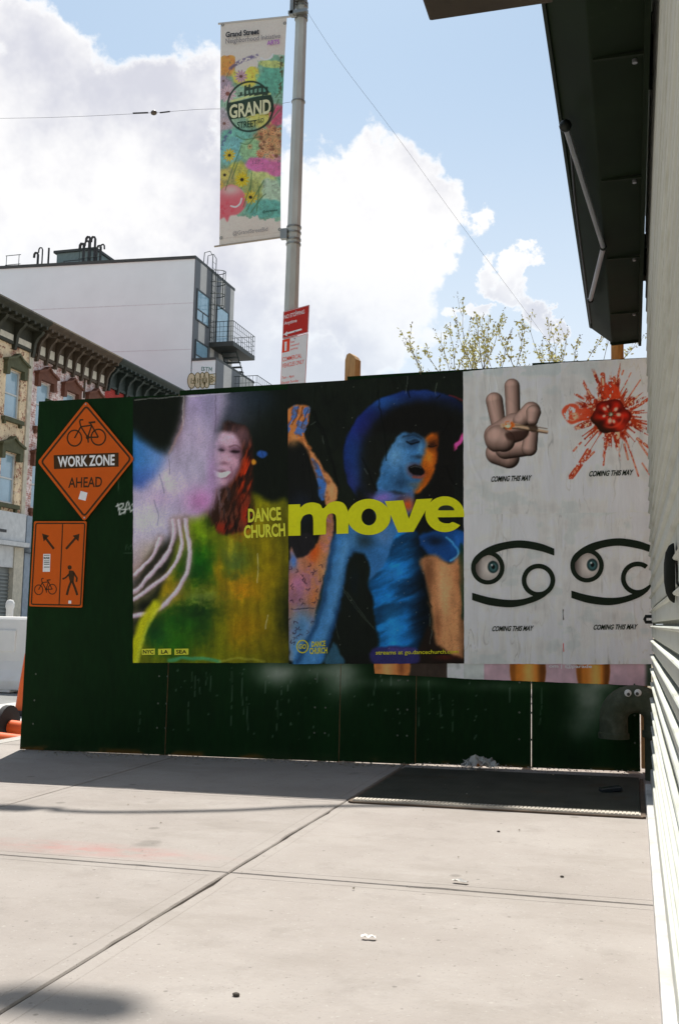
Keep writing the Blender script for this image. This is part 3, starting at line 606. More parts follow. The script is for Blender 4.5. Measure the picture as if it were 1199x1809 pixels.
# ---- "move" poster
def paint_p2(px, py):
    c = Cv(px, py, 500, 660, 3.352, (22, 28, 19), 11, .02); x, y = c.x, c.y; n = c.nz(.012, 81); nf = c.nz(.04, 82)
    c.c *= (.8+.4*n)[..., None]
    # halo of the hat
    hat = c.ell(800, 500, 440, 400, .025); c.put(hat, (22, 36, 84))
    c.put(hat*c.gau(430, 430, 90, 170), (34, 70, 130), .8); c.put(hat*c.gau(600, 170, 130, 50), (46, 96, 160), .8); c.put(hat*c.gau(850, 120, 160, 40), (40, 72, 140), .8); c.put(hat*c.gau(480, 330, 100, 90), (46, 44, 130), .6); c.put(hat*c.gau(430, 640, 60, 90), (60, 58, 110), .7)
    c.put(c.ell(872, 505, 420, 350, .24), (20, 21, 15), .97); c.put(c.ell(560, 520, 110, 220, .35, .25), (24, 27, 20), .9)
    c.put(c.gau(430, 560, 40, 160)*hat, (36, 66, 128), .6)
    c.put(c.sm([(420, 760), (560, 740), (1080, 720), (1080, 1720), (300, 1720)], 30), (20, 24, 18))
    c.put(c.stroke([(1008, 448), (1075, 360)], 24, 6, 1), (210, 84, 150), .95); c.put(c.stroke([(980, 130), (1075, 165)], 10, 5, 1), (120, 40, 50), .7)
    # face: blue from one side, amber from the other
    face = c.sm([(592, 520), (640, 430), (700, 352), (770, 352), (835, 380), (880, 346), (928, 340), (926, 440), (905, 550), (868, 636), (806, 700), (735, 716), (660, 700), (560, 705), (572, 600)], 13)
    fc = np.empty(c.c.shape); fc[:] = (66, 114, 156)
    for (bx, by, rx, ry, cl, a) in ((665, 490, 55, 80, (104, 148, 182), .85), (700, 650, 70, 46, (36, 64, 90), .9), (610, 620, 40, 60, (64, 116, 160), .7), (770, 400, 66, 34, (28, 46, 66), .9), (700, 400, 40, 40, (92, 140, 178), .7), (815, 440, 16, 50, (92, 138, 170), .8), (800, 498, 34, 14, (34, 46, 58), .8), (730, 560, 30, 60, (84, 128, 160), .5), (700, 580, 18, 40, (48, 84, 116), .6), (790, 665, 50, 22, (72, 96, 110), .7)):
        m = (np.exp(-(((x-bx)/rx)**2+((y-by)/ry)**2))*a)[..., None]; fc = fc*(1-m)+np.array(cl, float)*m
    split = 840-.05*(y-380)-50*sstep(560, 720, y)+14*np.sin((y-380)*.03)
    am = sstep(-22, 22, x-split)[..., None]; amb = np.empty(c.c.shape); amb[:] = (172, 94, 22)
    for (bx, by, rx, ry, cl, a) in ((884, 425, 34, 34, (52, 26, 8), .95), (868, 500, 26, 40, (206, 128, 40), .8), (900, 380, 30, 20, (120, 66, 20), .7), (920, 500, 20, 150, (110, 52, 10), .8), (850, 620, 40, 50, (150, 78, 16), .7), (845, 440, 14, 40, (196, 116, 40), .6)):
        m = (np.exp(-(((x-bx)/rx)**2+((y-by)/ry)**2))*a)[..., None]; amb = amb*(1-m)+np.array(cl, float)*m
    ff = (fc*(1-am)+amb*am)*(.9+.2*fbm(x*.05, y*.05, 85, 3))[..., None]; c.putc(face, ff)
    c.put(c.stroke([(735, 404), (768, 416), (800, 410)], 9, 4), (8, 13, 18), .9); c.put(c.stroke([(742, 392), (770, 384), (800, 394)], 6, 5), (96, 140, 172), .45); c.put(c.stroke([(862, 432), (884, 440), (906, 432)], 8, 4), (18, 9, 3), .9); c.put(c.stroke([(712, 378), (765, 362), (815, 388)], 10, 7), (18, 28, 38), .6)
    c.put(c.ell(786, 578, 56, 38, .5, .38), (92, 52, 50), .8); c.put(c.sm([(738, 558), (775, 546), (826, 556), (838, 584), (820, 606), (780, 600), (748, 582)], 7), (12, 10, 9)); c.put(c.stroke([(752, 560), (785, 553), (818, 562)], 6, 4), (150, 150, 150), .45); c.put(c.stroke([(770, 612), (805, 620), (832, 606)], 13, 7), (146, 74, 54), .75); c.put(c.gau(790, 660, 30, 16), (120, 110, 90), .4)
    bang = sstep(352+46*(fbm(x*.035, y*.01, 87, 3)-.3)+.00035*(x-800)**2, 318, y)*c.ell(800, 480, 300, 300, .1); c.put(bang, (18, 17, 12), .97)
    c.put(c.sm([(925, 330), (1000, 330), (1000, 720), (840, 730), (880, 640), (915, 540)], 16), (19, 18, 13), .95)
    # neck and collar
    c.put(c.sm([(560, 690), (700, 720), (770, 700), (770, 800), (690, 900), (600, 900), (540, 800)], 14), (70, 104, 150)); c.put(c.gau(590, 735, 70, 28), (132, 106, 170), .85); c.put(c.gau(740, 775, 45, 40), (188, 82, 26), .9); c.put(c.gau(700, 740, 30, 20), (70, 60, 80), .8)
    # left dancer
    c.put(c.sm([(20, 240), (60, 195), (100, 185), (155, 205), (150, 280), (130, 340), (140, 400), (170, 450), (60, 440), (20, 450)], 8), (176, 116, 66))
    hn = fbm(x*.05+y*.03, y*.02-x*.02, 91, 3); c.put(c.sm([(20, 240), (60, 195), (155, 205), (140, 340), (60, 380), (20, 330)], 14)*sstep(.48, .56, hn), (72, 110, 170), .9)
    for P in ([(60, 300), (95, 195)], [(85, 310), (120, 200)], [(110, 320), (148, 215)]): c.put(c.stroke(P, 5, 3, 1), (70, 44, 30), .8)
    c.put(c.sm([(120, 400), (180, 470), (250, 570), (318, 660), (322, 740), (270, 800), (240, 720), (190, 600), (150, 480)], 8), (184, 128, 84)); c.put(c.sm([(175, 500), (230, 580), (255, 660), (250, 740), (222, 740), (200, 620)], 8), (60, 104, 164), .95)
    c.put(c.sm([(20, 440), (140, 440), (190, 620), (230, 800), (250, 960), (160, 1000), (20, 960)], 14), (22, 24, 20))
    c.put(c.gau(110, 800, 70, 90), (34, 42, 62), .7); c.put(c.sm([(40, 960), (160, 950), (190, 1000), (170, 1080), (110, 1180), (60, 1120)], 10), (36, 34, 36))
    body = c.sm([(40, 1060), (90, 1100), (180, 1040), (270, 820), (300, 840), (280, 1080), (250, 1200), (200, 1400), (190, 1580), (70, 1700), (30, 1600)], 9)
    bc = np.empty(c.c.shape); bc[:] = (160, 112, 86); bl = sstep(.5, .6, nf)[..., None]; bc = bc*(1-bl*.5)+np.array((146, 104, 128.))*bl*.5
    for (bx, by, rx, ry, cl, a) in ((90, 1240, 60, 70, (160, 110, 140), .9), (190, 1060, 40, 60, (190, 84, 20), .9), (60, 1110, 30, 50, (70, 112, 168), .9), (120, 1500, 90, 130, (80, 124, 160), .95), (80, 1640, 60, 100, (84, 138, 178), .95), (240, 1150, 40, 120, (178, 132, 84), .7), (80, 1330, 60, 40, (140, 100, 120), .8), (190, 1340, 40, 60, (176, 110, 60), .8)):
        m = (np.exp(-(((x-bx)/rx)**2+((y-by)/ry)**2))*a)[..., None]; bc = bc*(1-m)+np.array(cl, float)*m
    c.putc(body, bc)
    rb = random.Random(5)
    for k in range(46):
        qx, qy = rb.uniform(45, 250), rb.uniform(1120, 1600); ang = rb.uniform(0, 6.28); c.put(c.stroke([(qx, qy), (qx+14*math.cos(ang), qy+14*math.sin(ang)), (qx+20*math.cos(ang+1), qy+20*math.sin(ang+1))], 5, 2, 2)*body, (50, 32, 46), .8)
    c.put(c.stroke([(45, 1390), (190, 1394)], 5, 2, 1)*body, (40, 40, 60), .8)
    # foreground dancer: blue arm, dark gap, blue ribbed top
    c.put(c.sm([(300, 960), (390, 900), (600, 900), (680, 890), (700, 1000), (600, 1180), (560, 1280), (500, 1260), (500, 1120), (410, 1080), (390, 1200), (330, 1400), (280, 1600), (220, 1720), (60, 1720), (190, 1480), (250, 1240)], 12), (56, 108, 154))
    c.put(c.stroke([(430, 960), (345, 1080), (300, 1260), (230, 1480), (140, 1700)], 90, 60), (84, 134, 172), .55); c.put(c.stroke([(420, 1060), (385, 1200), (330, 1400), (270, 1620)], 40, 34), (22, 48, 74), .75); c.put(c.gau(480, 990, 60, 50), (34, 46, 48), .75); c.put(c.gau(600, 960, 60, 60), (104, 128, 160), .5); c.put(c.gau(380, 1010, 40, 60), (80, 128, 170), .5)
    top = c.sm([(500, 1240), (600, 1130), (690, 930), (800, 940), (840, 1100), (850, 1300), (860, 1480), (800, 1640), (555, 1640), (540, 1440), (530, 1320)], 12)
    tcol = np.empty(c.c.shape); tcol[:] = (26, 96, 146); q_ = .40*x+.92*y; l_ = .92*x-.40*y
    fold = fbm(q_*.021, l_*.0045, 95, 3); fold2 = fbm(q_*.05, l_*.010, 96, 3)
    tcol = tcol*(.62+.62*sstep(.25, .75, fold)+.25*(fold2-.5))[..., None]*(1.12-.5*np.abs((x-640)/210)[..., None]**1.5); dk = sstep(720, 860, x)[..., None]; tcol = tcol*(1-.70*dk)
    c.putc(top, tcol); c.put(top*c.gau(640, 1500, 60, 130), (48, 128, 174), .5); c.put(top*c.gau(640, 1190, 70, 40), (56, 120, 170), .5)
    c.put(c.sm([(400, 1090), (500, 1090), (510, 1290), (545, 1440), (550, 1640), (300, 1650), (340, 1400)], 14), (20, 27, 19))
    for P in ([(350, 1260), (440, 1380), (545, 1510)], [(360, 1290), (450, 1410), (540, 1500)], [(310, 1480), (330, 1570)]): c.put(c.stroke(P, 4, 2.5), (96, 106, 96), .5)
    c.put(c.sm([(290, 1620), (310, 1600), (360, 1715), (250, 1715)], 10), (64, 112, 140), .7)
    # blue jacket edge and bare midriff on the right
    c.put(c.sm([(810, 960), (900, 930), (1080, 940), (1080, 1100), (990, 1118), (900, 1090), (840, 1060)], 12), (26, 72, 124)); c.put(c.stroke([(968, 970), (1025, 1030), (1030, 1080), (990, 1105)], 12, 6), (84, 158, 200), .9); c.put(c.gau(900, 990, 60, 30), (14, 24, 34), .8); c.put(c.gau(1040, 990, 30, 50), (40, 104, 170), .7)
    tan = c.sm([(815, 1110), (900, 1080), (990, 1125), (1075, 1095), (1075, 1650), (970, 1660), (900, 1590), (880, 1400), (850, 1240)], 20)
    tc_ = np.empty(c.c.shape); tc_[:] = (180, 132, 92); tc_ *= (.95+.1*fbm(x*.012, y*.008, 97, 4))[..., None]; tc_ *= (1-.35*sstep(1020, 1075, x))[..., None]; c.putc(tan, tc_)
    cr = np.abs(fbm(x*.012+3, y*.02, 99, 3)-.5); c.put(tan*np.exp(-(cr/.012)**2), (120, 80, 52), .22)
    c.put(c.sm([(1040, 1050), (1075, 1050), (1075, 1420), (1055, 1400)], 10), (20, 52, 34), .8)
    c.put(c.sm([(800, 1640), (860, 1500), (900, 1590), (980, 1650), (1075, 1690), (1075, 1720), (800, 1720)], 16), (34, 24, 16)); c.put(c.gau(960, 1680, 70, 14), (90, 30, 20), .7)
    c.put(c.sm([(545, 1625), (785, 1625), (780, 1720), (535, 1720)], 12), (52, 50, 96)); c.put(c.gau(700, 1640, 80, 14), (90, 76, 140), .6)
    lim = c.sm([(20, 240), (60, 190), (155, 205), (150, 300), (170, 450), (318, 650), (322, 740), (250, 900), (20, 450)], 10)
    c.put(lim*sstep(.50, .70, fbm(x*.03+y*.02, y*.03-x*.02, 111, 4))*(c.c.sum(-1) > 210), (110, 66, 42), .5); c.put(lim*c.gau(290, 690, 26, 60), (206, 160, 120), .5); c.put(lim*c.gau(60, 400, 40, 30), (206, 150, 96), .5)
    c.put(tan*c.gau(950, 1300, 40, 170), (206, 160, 120), .6); c.put(tan*c.gau(860, 1200, 40, 140), (96, 62, 40), .7); c.put(tan*c.gau(915, 1480, 22, 120), (110, 70, 46), .6); c.put(tan*c.gau(1040, 1200, 30, 90), (150, 100, 66), .6)
    c.put(c.gau(420, 1240, 26, 160)*sstep(.3, .7, n), (16, 30, 38), .6); c.put(c.stroke([(300, 980), (262, 1240), (200, 1480), (90, 1700)], 26, 16), (22, 50, 78), .6); c.put(c.stroke([(370, 1000), (330, 1240), (270, 1480), (190, 1690)], 30, 20), (104, 150, 184), .35)
    # creases on the dark paper
    for P in ([(165, 215), (240, 380), (330, 660)], [(185, 230), (262, 400), (340, 690)], [(560, 100), (600, 380), (612, 520)], [(470, 500), (550, 690)], [(820, 1250), (880, 1380)], [(200, 300), (190, 290)], [(930, 130), (905, 150)], [(730, 30), (748, 140)]):
        c.put(c.stroke(P, 6, 4), (5, 8, 5), .75)
    for P in ([(735, 20), (728, 120)], [(910, 60), (900, 130)], [(232, 370), (246, 420)], [(165, 300), (200, 285)], [(480, 560), (500, 600)], [(860, 1420), (870, 1500)], [(880, 1520), (868, 1600)]): c.put(c.stroke(P, 4, 3), (120, 128, 120), .55)
    for k in range(60): c.put(c.ell(rb.uniform(30, 1060), rb.uniform(20, 1700), 2.5, 3, .5), (160, 160, 150), .5)
    c.c *= (.90+.20*c.nz(.25, 72, o=2))[..., None]*(.91+.18*fbm(x*.028, y*.022, 74, 5))[..., None]
    c.c = 255*(np.clip(c.c, 0, 255)/255)**1.22
    return c.out(2.3)
V2 = .005
p2 = poster('poster', 'dance poster with giant yellow word over an open-mouthed dancer in blue light', [(509, 680), (820, 656.5), (821, 1172), (511, 1173)], V2, 23, paint_p2, gloss_m)
k2 = Ink(500, 660, 3.352)
def arch(x0, x1, ytop, ybot, r, n=10):      # counter with a round top
    cx_ = (x0+x1)/2; rx = (x1-x0)/2; return [(x0, ybot)]+[(cx_-rx*math.cos(math.pi*i/n), ytop+r-r*math.sin(math.pi*i/n)) for i in range(n+1)]+[(x1, ybot)]
mpts = [(34, 962), (34, 777), (104, 774), (104, 796)]+smooth([(104, 796), (135, 772), (180, 764), (222, 776), (240, 800), (275, 768), (318, 757), (362, 770), (386, 815), (389, 850)], 4)+[(389, 948), (318, 951), (318, 868)]+smooth([(318, 868), (312, 838), (292, 828), (268, 838), (258, 866)], 3)+[(256, 953), (182, 957), (182, 872)]+smooth([(182, 872), (176, 842), (156, 832), (122, 846), (106, 880)], 3)+[(106, 960)]
k2.poly(mpts); k2.ring(510, 850, 128, 107, 44, 50); k2.poly([(604, 757), (712, 751), (746, 862), (790, 746), (884, 741), (774, 938), (682, 942)])
# e: outer ellipse, eye and slot cut away
eo = [(957+116*math.cos(a), 834+106*math.sin(a)) for a in np.linspace(math.radians(28), math.radians(360), 40)]
ei = [(1004, 834), ]
epts = [(1073, 850)]+[(958+115*math.cos(a), 834-106*math.sin(a)) for a in np.linspace(math.radians(-8), math.radians(322), 44)]+smooth([(1049, 899), (1005, 880), (985, 888), (950, 886), (925, 872), (916, 852)], 3)+[(1073, 850)]
k2.poly(epts)
k2.build('lettering', ylw, pmap(V2, 23), p2)
ke = Ink(500, 660, 3.352); ke.poly([(918, 811)]+[(966+48*math.cos(a), 811-30*math.sin(a)) for a in np.linspace(math.pi, 0, 12)]); ke.build('lettering', inkmat('poster_dark_print', 30, 34, 26), pmap(V2, 23, .0062), p2)
k2 = Ink(500, 660, 3.352); k2.text('DANCE', (172, 1586), (254, 1580), (254, 1614), (172, 1620), .03); k2.text('CHURCH', (160, 1624), (264, 1620), (264, 1656), (160, 1662), .03)
k2.build('lettering', inkmat('poster_faded_yellow', 150, 146, 26), pmap(V2, 23), p2); k2 = Ink(500, 660, 3.352); k2.ring(118, 1616, 36, 40, 29, 33); k2.trect('GO', 96, 1602, 140, 1630, .03, .2); k2.build('logo', inkmat('poster_faded_yellow', 150, 146, 26), pmap(V2, 23), p2); k2 = Ink(500, 660, 3.352); k2.text('streams at go.dancechurch.com', (550, 1640), (1038, 1634), (1038, 1664), (550, 1672), .012)
k2.build('lettering', inkmat('poster_faded_yellow', 150, 146, 26), pmap(V2, 23), p2)
# worn older sheet showing under it
def paint_u1(px, py):
    c = Cv(px, py, 500, 660, 3.352, (44, 36, 30)); c.put(c.poly([(970, 1700), (1090, 1690), (1090, 1810), (970, 1810)], 3), (150, 152, 150))
    lg = c.sm([(535, 1690), (735, 1690), (725, 1810), (545, 1810)], 8); c.put(lg, (150, 92, 48)); c.put(c.gau(620, 1740, 40, 80)*lg, (186, 128, 78), .8); c.put(c.gau(700, 1740, 20, 60)*lg, (96, 52, 30), .8)
    c.c *= (.85+.3*c.nz(.03, 5))[..., None]; return c.out()
u1 = poster('poster', 'torn strip of an older brown poster showing below the giant yellow word poster', [(660, 1166), (822, 1166), (822, 1199), (662, 1190)], .001, 31, paint_u1, paper_m)

# ---- white teaser posters
def paper(c, seed):
    n = c.nz(.006, seed, .012); v = fbm(c.x*.03, c.y*.0045, seed+1, 4); cr = np.abs(fbm(c.x*.016, c.y*.003, seed+2, 3)-.5); t = (160+26*(n-.5)+20*(v-.5))
    t = t-26*np.exp(-(cr/.010)**2)*np.clip(fbm(c.x*.008, c.y*.008, seed+4)*2.4-.8, 0, 1)
    c.c = t[..., None]*np.array((1.0, .992, .968)); blot = sstep(.55, .75, fbm(c.x*.01, c.y*.014, seed+3, 4)); c.put(blot, (138, 144, 142), .5)
def paint_hand(px, py):
    c = Cv(px, py, 810, 620, 3.0154); paper(c, 201); x, y = c.x, c.y
    c.put(sstep(150, 120, y-.06*x*0)*sstep(.4, .5, c.nz(.02, 9)), (132, 142, 142), .5)
    # puffy hand: overlapping rounded forms, each with its own printed airbrush shading
    def puff(x0, y0, x1, y1, r0, r1=None, base=(140, 113, 102), dark=(24, 16, 11)):
        r1 = r1 or r0; ex, ey = x1-x0, y1-y0; t = np.clip(((x-x0)*ex+(y-y0)*ey)/(ex*ex+ey*ey+1e-6), 0, 1); qx, qy = x-(x0+ex*t), y-(y0+ey*t); rr = r0+(r1-r0)*t
        d = np.hypot(qx, qy)/rr; m = 1-sstep(.95, 1.04, d); nz_ = np.sqrt(np.clip(1-d*d, 0, 1))
        lit = np.clip(.92*nz_**1.1-.34*qx/rr-.40*qy/rr, 0, 1.2)[..., None]; colr = np.array(dark, float)*(1-np.clip(lit, 0, 1))+np.array(base, float)*np.clip(lit, 0, 1)+np.array((60, 54, 50.))*np.clip(lit-.8, 0, 1)
        c.putc(m, colr)
    puff(205, 545, 268, 572, 62, 56, dark=(22, 15, 10)); puff(250, 520, 350, 512, 58, 52); puff(388, 430, 376, 520, 36, 42)
    puff(190, 268, 210, 380, 46, 40); puff(284, 190, 290, 340, 41, 38); puff(200, 455, 300, 410, 66, 78); puff(212, 470, 240, 480, 74, 60); puff(330, 372, 386, 322, 42, 50); puff(398, 330, 392, 372, 40, 30)
    c.put(c.gau(215, 395, 30, 16), (120, 96, 88), .6); c.put(c.gau(288, 352, 34, 14), (128, 104, 96), .6)
    c.put(c.sm([(250, 440), (330, 425), (372, 440), (340, 470), (270, 478)], 10), (44, 28, 22), .85)
    c.put(c.stroke([(235, 400), (300, 398), (370, 415), (470, 432)], 26, 5, taper=.5), (150, 126, 100)); c.put(c.stroke([(240, 412), (330, 418), (470, 440)], 7, 3), (56, 40, 28), .9); c.put(c.stroke([(300, 396), (380, 402), (470, 416)], 5, 3), (70, 52, 36), .8); c.put(c.sm([(372, 395), (410, 390), (420, 425), (385, 432)], 6), (40, 30, 22), .8)
    c.put(c.ell(268, 398, 30, 22, .3)*sstep(.42, .55, c.nz(.08, 33)), (190, 74, 20), .95); c.put(c.ell(262, 404, 14, 8, .4), (214, 190, 150), .8)
    return c.out()
def paint_tomato(px, py):
    c = Cv(px, py, 810, 620, 3.0154); paper(c, 221); x, y = c.x, c.y; dx, dy = x-812, (y-345); r = np.hypot(dx, dy*1.02); th = np.arctan2(dy, dx)
    # spatter field: radius varies with angle
    A = th/(2*math.pi)*40; R = 118+130*np.clip(fbm(A*.9+80, A*0+.3, 5, 2)-.35, 0, 1)*1.7+90*sstep(.62, .82, fbm(A*1.9+11, A*0+1.3, 6, 2))
    tex = fbm(x*.045+.03*dx, y*.05, 7, 4); fld = sstep(1.05, .85, r/R)*sstep(.36, .45, tex+.22*(1-r/R)); c.put(fld, (126, 36, 14), .92); c.put(sstep(1.25, 1.0, r/(R*.9))*sstep(.60, .64, fbm(x*.09, y*.09, 28, 3))*sstep(90, 120, r), (120, 32, 14), .8)
    c.put(fld*sstep(.55, .62, fbm(x*.08, y*.08, 8, 3)), (206, 150, 120), .85); c.put(fld*sstep(.60, .66, fbm(x*.06, y*.07, 18, 3)), (96, 18, 10), .8)
    rb = random.Random(12)
    for k in range(30):
        a = rb.uniform(0, 6.283); r0 = rb.uniform(95, 130); r1 = r0+rb.uniform(20, 120); r1 = min(r1, 250); w_ = rb.uniform(5, 13); P = [(812+r0*math.cos(a), 345+r0*math.sin(a)), (812+r1*math.cos(a), 345+r1*math.sin(a))]
        c.put(c.stroke(P, w_, 2, 1, taper=.45), (132, 40, 16), .9); c.put(c.ell(P[1][0], P[1][1], w_*.42, w_*.42, .4), (112, 26, 14), .95)
    for P, w_ in (([(765, 130), (770, 190), (790, 250)], 26), ([(822, 150), (824, 220)], 24), ([(855, 100), (848, 130)], 9), ([(875, 108), (868, 128)], 8), ([(915, 120), (880, 190), (850, 240)], 5), ([(965, 158), (930, 210), (890, 270)], 6), ([(655, 155), (690, 220), (720, 270)], 14), ([(620, 232), (670, 262), (720, 290)], 12), ([(1020, 250), (960, 290), (900, 320)], 16), ([(690, 535), (650, 600), (600, 670)], 30), ([(720, 540), (660, 600), (590, 680)], 10), ([(770, 610), (775, 540)], 9), ([(955, 668), (920, 560), (890, 480)], 8), ([(1022, 672), (975, 600)], 7), ([(1015, 520), (950, 470)], 14), ([(1020, 580), (960, 490)], 9), ([(900, 580), (880, 500)], 9), ([(610, 535), (650, 490)], 9)):
        c.put(c.stroke(P, w_, 2.5, 3)*sstep(.30, .40, tex), (136, 42, 18), .92); c.put(c.stroke(P, w_*.45, 2, 3)*sstep(.5, .58, tex), (216, 160, 132), .8)
    c.put(c.sm([(548, 330), (575, 290), (620, 285), (655, 310), (690, 300), (700, 360), (640, 380), (590, 390)], 5)*sstep(.30, .42, tex), (158, 52, 26), .9); c.put(c.ell(605, 350, 34, 24, .3)*sstep(.5, .6, tex), (206, 150, 120), .8)
    c.put(c.sm([(760, 210), (790, 170), (840, 190), (860, 240), (830, 260), (770, 255)], 5)*sstep(.36, .46, tex), (160, 46, 20), .9)
    # tomato seen from its lobed end
    ex, ey = (x-808)/1.06, (y-352)/.94; tr_ = np.hypot(ex, ey); ta = np.arctan2(ey, ex); lob = np.cos(6*ta+.6)
    RT = 96+5*lob+9*(fbm(ta*1.3+9, ta*0+.5, 19, 2)-.5)*2; tom = 1-sstep(.96, 1.03, tr_/RT); body = np.empty(c.c.shape); body[:] = (150, 26, 12)
    grv = (.5-.5*lob)*sstep(.15, .6, tr_/RT)*sstep(1.0, .7, tr_/RT); body = body*(1-.55*grv)[..., None]; body = body*(1-.55*sstep(.72, 1.0, tr_/RT))[..., None]
    c.putc(tom, body); c.put(tom*sstep(.2, .9, (-.55*ex+.83*ey)/96)*sstep(.3, .6, tr_/RT), (26, 14, 5), .92); c.put(tom*c.gau(868, 408, 34, 30), (150, 34, 16), .8)
    rim = np.exp(-((tr_-60)/7)**2); c.put(tom*rim*sstep(.0, .8, (.5*ex+.6*ey)/60), (176, 54, 32), .7)
    for k in range(7):
        a = k*.8976+.1+.25*math.sin(k*2.1); rr = 42+5*math.sin(k*1.7); s_ = (1., .8, 1.15, .7, .9, .6, .95)[k]; c.put(c.ell(808+rr*math.cos(a), 338+rr*.9*math.sin(a), 12*s_, 9*s_, .7, a), (214, 150, 128), .9)
    for k in range(9): a = k*.7; c.put(c.stroke([(808, 340), (808+26*math.cos(a), 340+24*math.sin(a))], 9, 4, 1, taper=.2), (30, 34, 16), .9)
    c.put(c.ell(808, 340, 9, 8, .6), (150, 156, 136), .9); c.put(c.ell(803, 338, 4, 4, .6), (40, 44, 26), .9)
    return c.out()
def paint_eye(ox, oy, seed):
    def f(px, py):
        c = Cv(px, py, 810, 620, 3.0154); paper(c, seed); x, y = c.x, c.y; cx_, cy_ = 155+ox, 1155+oy
        c.put(c.ell(cx_, cy_, 74, 74, .04), (118, 112, 106)); c.put(c.ell(cx_, cy_, 70, 70, .06)*c.gau(cx_+10, cy_+5, 46, 52), (168, 160, 152), .9); c.put(c.ell(cx_, cy_, 72, 72, .05)*sstep(cx_-20, cx_-75, x), (58, 50, 46), .8)
        c.put(c.ell(cx_+28, cy_-4, 29, 33, .12), (20, 34, 34)); c.put(c.ell(cx_+28, cy_-2, 20, 23, .3), (48, 78, 78), .9); c.put(c.ell(cx_+29, cy_-4, 10, 12, .2), (8, 10, 10)); c.put(c.ell(cx_+22, cy_-14, 4, 5, .4), (210, 220, 220), .9)
        if ox > 100: c.put(c.stroke([(555, 1380), (552, 1400), (556, 1430)], 7, 3), (20, 14, 14), .9); c.put(c.stroke([(556, 1560), (558, 1600)], 5, 2), (150, 24, 20), .9)
        return c.out()
    return f
def may(k, x0, y0, x1, y1, dy): k.text('COMING THIS MAY', (x0+8, y0), (x1, y0+dy), (x1-8, y1+dy), (x0, y1), .028, .0)
W = [('teaser poster printed with a puffy flesh-coloured hand raising two fingers', [(818, 657), (992, 641.5), (993, 907), (819, 909)], .009, 41, paint_hand),
     ('teaser poster printed with a red tomato bursting in a splatter', [(990, 641.5), (1149, 633), (1151, 905), (992, 907)], .0125, 43, paint_tomato),
     ('curling teaser poster with zodiac eye symbol printed whole, below the puffy hand', [(819, 906), (993, 904), (995, 1173), (820, 1173)], .007, 47, paint_eye(0, 0, 241)),
     ('teaser poster with zodiac eye symbol cut off by the shutter, below the burst tomato', [(992, 904), (1151, 902), (1153, 1173), (994, 1174)], .0105, 53, paint_eye(527, -11, 261))]
wp = []
for lab, cor, v, sd_, fn in W: wp.append(poster('poster', lab, cor, v, sd_, fn, paper_m, 1.15, group='white teaser posters'))
for (o, (x0, y0, x1, y1, dy)), (lab, cor, v, sd_, fn) in zip(zip(wp, ((170, 670, 390, 700, -7), (690, 642, 930, 672, -8), (175, 1466, 400, 1494, -3), (713, 1458, 953, 1486, -3))), W):
    k = Ink(810, 620, 3.0154); may(k, x0, y0, x1, y1, dy)
    k.build('lettering', blk, pmap(v, sd_), o)
def zodiac(ox, oy, o, v, sd_, clipx=None):
    k = Ink(810, 620, 3.0154); cl = (lambda P: P) if clipx is None else (lambda P: [(min(x, clipx), y) for x, y in P])
    def add(P): k.poly(cl(P))
    k.ring(155+ox, 1155+oy, 89, 90, 65, 67)
    out_ = smooth([(70, 1135), (100, 1085), (160, 1045), (240, 1020), (330, 1010), (430, 1025), (508, 1054)], 5); inn = smooth([(508, 1091), (430, 1066), (330, 1050), (250, 1058), (190, 1078), (130, 1100), (92, 1140)], 5)
    add([(x+ox, y+oy) for x, y in out_+inn])
    if clipx is None: k.ring(424+ox, 1222+oy, 89, 88, 64, 63)
    else:
        n = 48; A = np.linspace(math.radians(52), math.radians(308), n); vs = []
        for a in A: vs += [(424+ox+89*math.cos(a), 1222+oy+88*math.sin(a)), (424+ox+64*math.cos(a), 1222+oy+63*math.sin(a))]
        vs = cl(vs); k._a(vs, [(2*i, 2*i+2, 2*i+3, 2*i+1) for i in range(n-1)])
    lo = smooth([(72, 1288), (160, 1312), (260, 1326), (340, 1322), (400, 1304)], 5); lo2 = smooth([(505, 1245), (480, 1288), (430, 1325), (340, 1356), (260, 1366), (160, 1354), (72, 1327)], 5)
    add([(x+ox, y+oy) for x, y in lo+[(440, 1290)]+lo2])
    k.build('symbol', blk, pmap(v, sd_), o)
zodiac(0, 0, wp[2], W[2][2], W[2][3]); zodiac(527, -11, wp[3], W[3][2], W[3][3], 1029)
def paint_u2(px, py):
    c = Cv(px, py, 810, 620, 3.0154, (146, 122, 128)); c.put(c.poly([(-20, 1600), (135, 1600), (135, 1790), (-20, 1790)], 2), (150, 154, 150))
    for (a, b) in ((282, 450), (634, 792)):
        m = c.sm([(a, 1640), (b, 1640), (b-14, 1820), (a+22, 1820)], 6); c.put(m, (150, 88, 30)); c.put(m*c.gau((a+b)/2+8, 1720, 34, 140), (196, 136, 72), .85); c.put(m*sstep(b-40, b-8, c.x), (70, 38, 14), .85); c.put(m*sstep(a+30, a+8, c.x), (96, 54, 20), .7)
    c.put(sstep(980, 1010, c.x), (30, 44, 32), .9); c.c *= (.88+.24*c.nz(.02, 6))[..., None]; return c.out()
u2 = poster('poster', 'older pink poster with two bare legs showing below the white teaser posters', [(819, 1166), (1150, 1166), (1150, 1212), (819, 1199)], .0015, 61, paint_u2, paper_m)
k = Ink(810, 620, 3.0154); k.trect('om | @parade', 480, 1668, 708, 1692, .02, 0, 2); k.build('lettering', inkmat('poster_pale_print', 186, 176, 172), pmap(.0015, 61, .004), u2)

